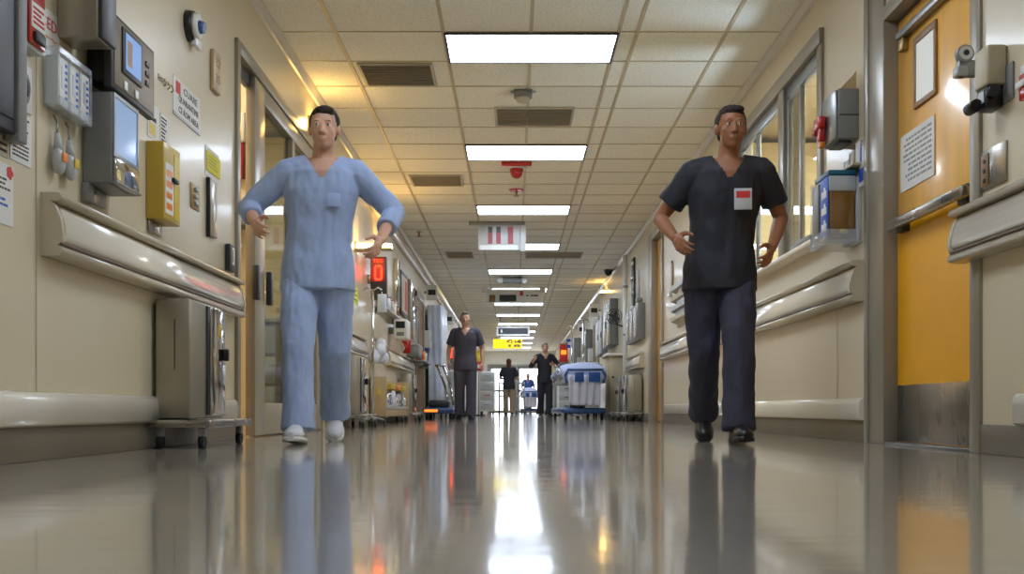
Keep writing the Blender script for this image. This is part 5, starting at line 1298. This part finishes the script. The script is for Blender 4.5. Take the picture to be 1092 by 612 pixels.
        for q in range(3): mb.tube([an+rot @ V((-.02, -.035-.025*q, .022-.018*q)), an+rot @ V((.02, -.035-.025*q, .022-.018*q))], .0035, 6)
        la = mb.build('laces', M['solew'] if shoe is M['shoek'] else M['grey']); la.parent = u_
    return root
def extra(root, n, m, mb):
    o = mb.build(n, m); o.parent = root; return o

walk_a = dict(LL=dict(knee=(.10, -.15, .50), ankle=(.095, -.24, .095), pitch=-.1, yaw=.08), RL=dict(knee=(-.09, .0, .49), ankle=(-.09, .27, .17), pitch=.55, yaw=-.08))
p1 = person('person', 'person in pale blue scrubs and white shoes striding with elbows out', (-1.05, 5.55, 0), .12, 1.77, dict(
    lean=(.03, -.05), nod=.1, yaw=-.05,
    R=dict(elbow=(-.36, .02, 1.235), wrist=(-.30, -.20, 1.12), palm=(.9, .3, -.2), thumb=(0, -.2, 1), curl=26), L=dict(elbow=(.40, .05, 1.235), wrist=(.33, -.16, 1.05), palm=(-.9, .3, .1), thumb=(0, -.5, .8), curl=26),
    LL=dict(knee=(.09, .02, .49), ankle=(.075, .25, .17), pitch=.55, yaw=.06), RL=dict(knee=(-.09, -.15, .50), ankle=(-.085, -.23, .095), pitch=-.08, yaw=-.1)),
    M['skin1'], M['hairk'], M['scrubb'], M['scrubb'], M['shoew'], M['solew'], .0055, 1.55)
mb = MB(); mb.box(.055, .125, -.158, -.152, 1.22, 1.29, .002); extra(p1, 'chest_pocket', M['scrubb'], mb)
p2 = person('person', 'person in black scrubs and black shoes striding past the station windows', (1.10, 5.55, 0), -.1, 1.77, dict(
    lean=(.04, -.05), nod=.08, yaw=.1,
    R=dict(elbow=(-.31, .05, 1.20), wrist=(-.24, -.16, 1.06), palm=(.9, .3, -.2), thumb=(0, -.2, 1), curl=26), L=dict(elbow=(.33, .06, 1.19), wrist=(.25, -.15, 1.0), palm=(-.9, .3, .1), thumb=(0, -.5, .8), curl=26),
    LL=dict(knee=(.085, -.14, .50), ankle=(.075, -.23, .095), pitch=-.08, yaw=.08), RL=dict(knee=(-.08, .02, .49), ankle=(-.06, .27, .17), pitch=.55, yaw=-.05)),
    M['skin2'], M['hairk'], M['scrubk'], M['scrubn'], M['shoek'], M['shoek'], .0055, .68)
b_ = MB().box(.06, .15, -.166, -.160, 1.20, 1.31, .002); bo = extra(p2, 'id_badge', M['lgrey'], b_)
mb = MB(); mb.box(.07, .14, -.1675, -.166, 1.26, 1.295); o_ = mb.build('badge_stripe', M['redink']); o_.parent = bo
stand = lambda dx=.0: dict(LL=dict(knee=(.095, -.06, .50), ankle=(.09, -.10, .09), yaw=.12), RL=dict(knee=(-.095, .0, .49), ankle=(-.095, .08, .09), yaw=-.12))
p3 = person('person', 'person in charcoal scrubs walking towards the camera mid corridor', (-.79, 16.9, 0), 0, 1.76, dict(
    R=dict(elbow=(-.27, .05, 1.15), wrist=(-.27, -.08, .93), palm=(1, .2, 0), thumb=(0, -1, .1)), L=dict(elbow=(.27, .06, 1.15), wrist=(.28, -.04, .92), palm=(-1, .2, 0), thumb=(0, -1, .1)), **stand()),
    M['skin1'], M['hairg'], M['scrubg'], M['scrubg'], M['shoek'], M['shoek'], .009, .75)
p4 = person('person', 'person with auburn hair in black top and khaki trousers seen from behind', (-.15, 31.0, 0), PI, 1.68, dict(
    R=dict(elbow=(-.28, .0, 1.15), wrist=(-.12, -.24, 1.12), palm=(.6, .3, .3), thumb=(0, 0, 1)), L=dict(elbow=(.28, .0, 1.15), wrist=(.12, -.24, 1.12), palm=(-.6, .3, .3), thumb=(0, 0, 1)), **stand()),
    M['skin1'], M['hairr'], M['scrubk'], M['khaki'], M['shoek'], M['shoek'], .011, .8, hairstyle='long')
p5 = person('person', 'person in black uniform standing left of the blue based gurney', (.74, 24.8, 0), .15, 1.76, dict(
    R=dict(elbow=(-.33, .0, 1.2), wrist=(-.30, -.22, 1.32), palm=(.6, .3, .3), thumb=(0, 0, 1)), L=dict(elbow=(.33, .0, 1.2), wrist=(.16, -.25, 1.22), palm=(-.6, .3, .3), thumb=(0, 0, 1)), **stand()),
    M['skin1'], M['hairg'], M['scrubk'], M['scrubk'], M['shoek'], M['shoek'], .011, 1.6)
p6 = person('person', 'distant person in royal blue top behind the far pale gurney', (.58, 42.5, 0), 0, 1.62, dict(
    R=dict(elbow=(-.27, .05, 1.15), wrist=(-.22, -.16, 1.0), palm=(1, .2, 0), thumb=(0, -1, .1)), L=dict(elbow=(.27, .06, 1.15), wrist=(.22, -.16, 1.0), palm=(-1, .2, 0), thumb=(0, -1, .1)), **stand()),
    M['skin2'], M['hairk'], M['bluec'], M['bluej'], M['shoek'], M['shoek'], .012, .8)
#<PEOPLE

# ------------------------------------------------------------------ camera, world, view
cam_d = bpy.data.cameras.new('camera'); cam = bpy.data.objects.new('camera', cam_d); COL.objects.link(cam)
cam.location = (0, 0, CH); cam.rotation_euler = (PI/2, 0, 0)
cam_d.sensor_width = 36; cam_d.lens = F/1092*36
cam_d.shift_x = -(CX-546)/1092; cam_d.shift_y = (CY-306)/1092
cam_d.clip_end = 200
S.camera = cam
wd = bpy.data.worlds.new('world'); S.world = wd; wd.use_nodes = True
wd.node_tree.nodes['Background'].inputs[0].default_value = (0.8, 0.85, 1, 1); wd.node_tree.nodes['Background'].inputs[1].default_value = 0.15
vs = S.view_settings; vs.view_transform = 'Standard'; vs.look = 'None'; vs.gamma = 1.0; vs.use_curve_mapping = False; vs.exposure = 0.45
S.cycles.use_denoising = True
try: S.cycles.denoiser = 'OPENIMAGEDENOISE'
except Exception: pass
S.cycles.max_bounces = 12; S.cycles.diffuse_bounces = 9; S.cycles.glossy_bounces = 4; S.cycles.transparent_max_bounces = 12
S.cycles.sample_clamp_indirect = 6
S.cycles.caustics_reflective = False; S.cycles.caustics_refractive = False
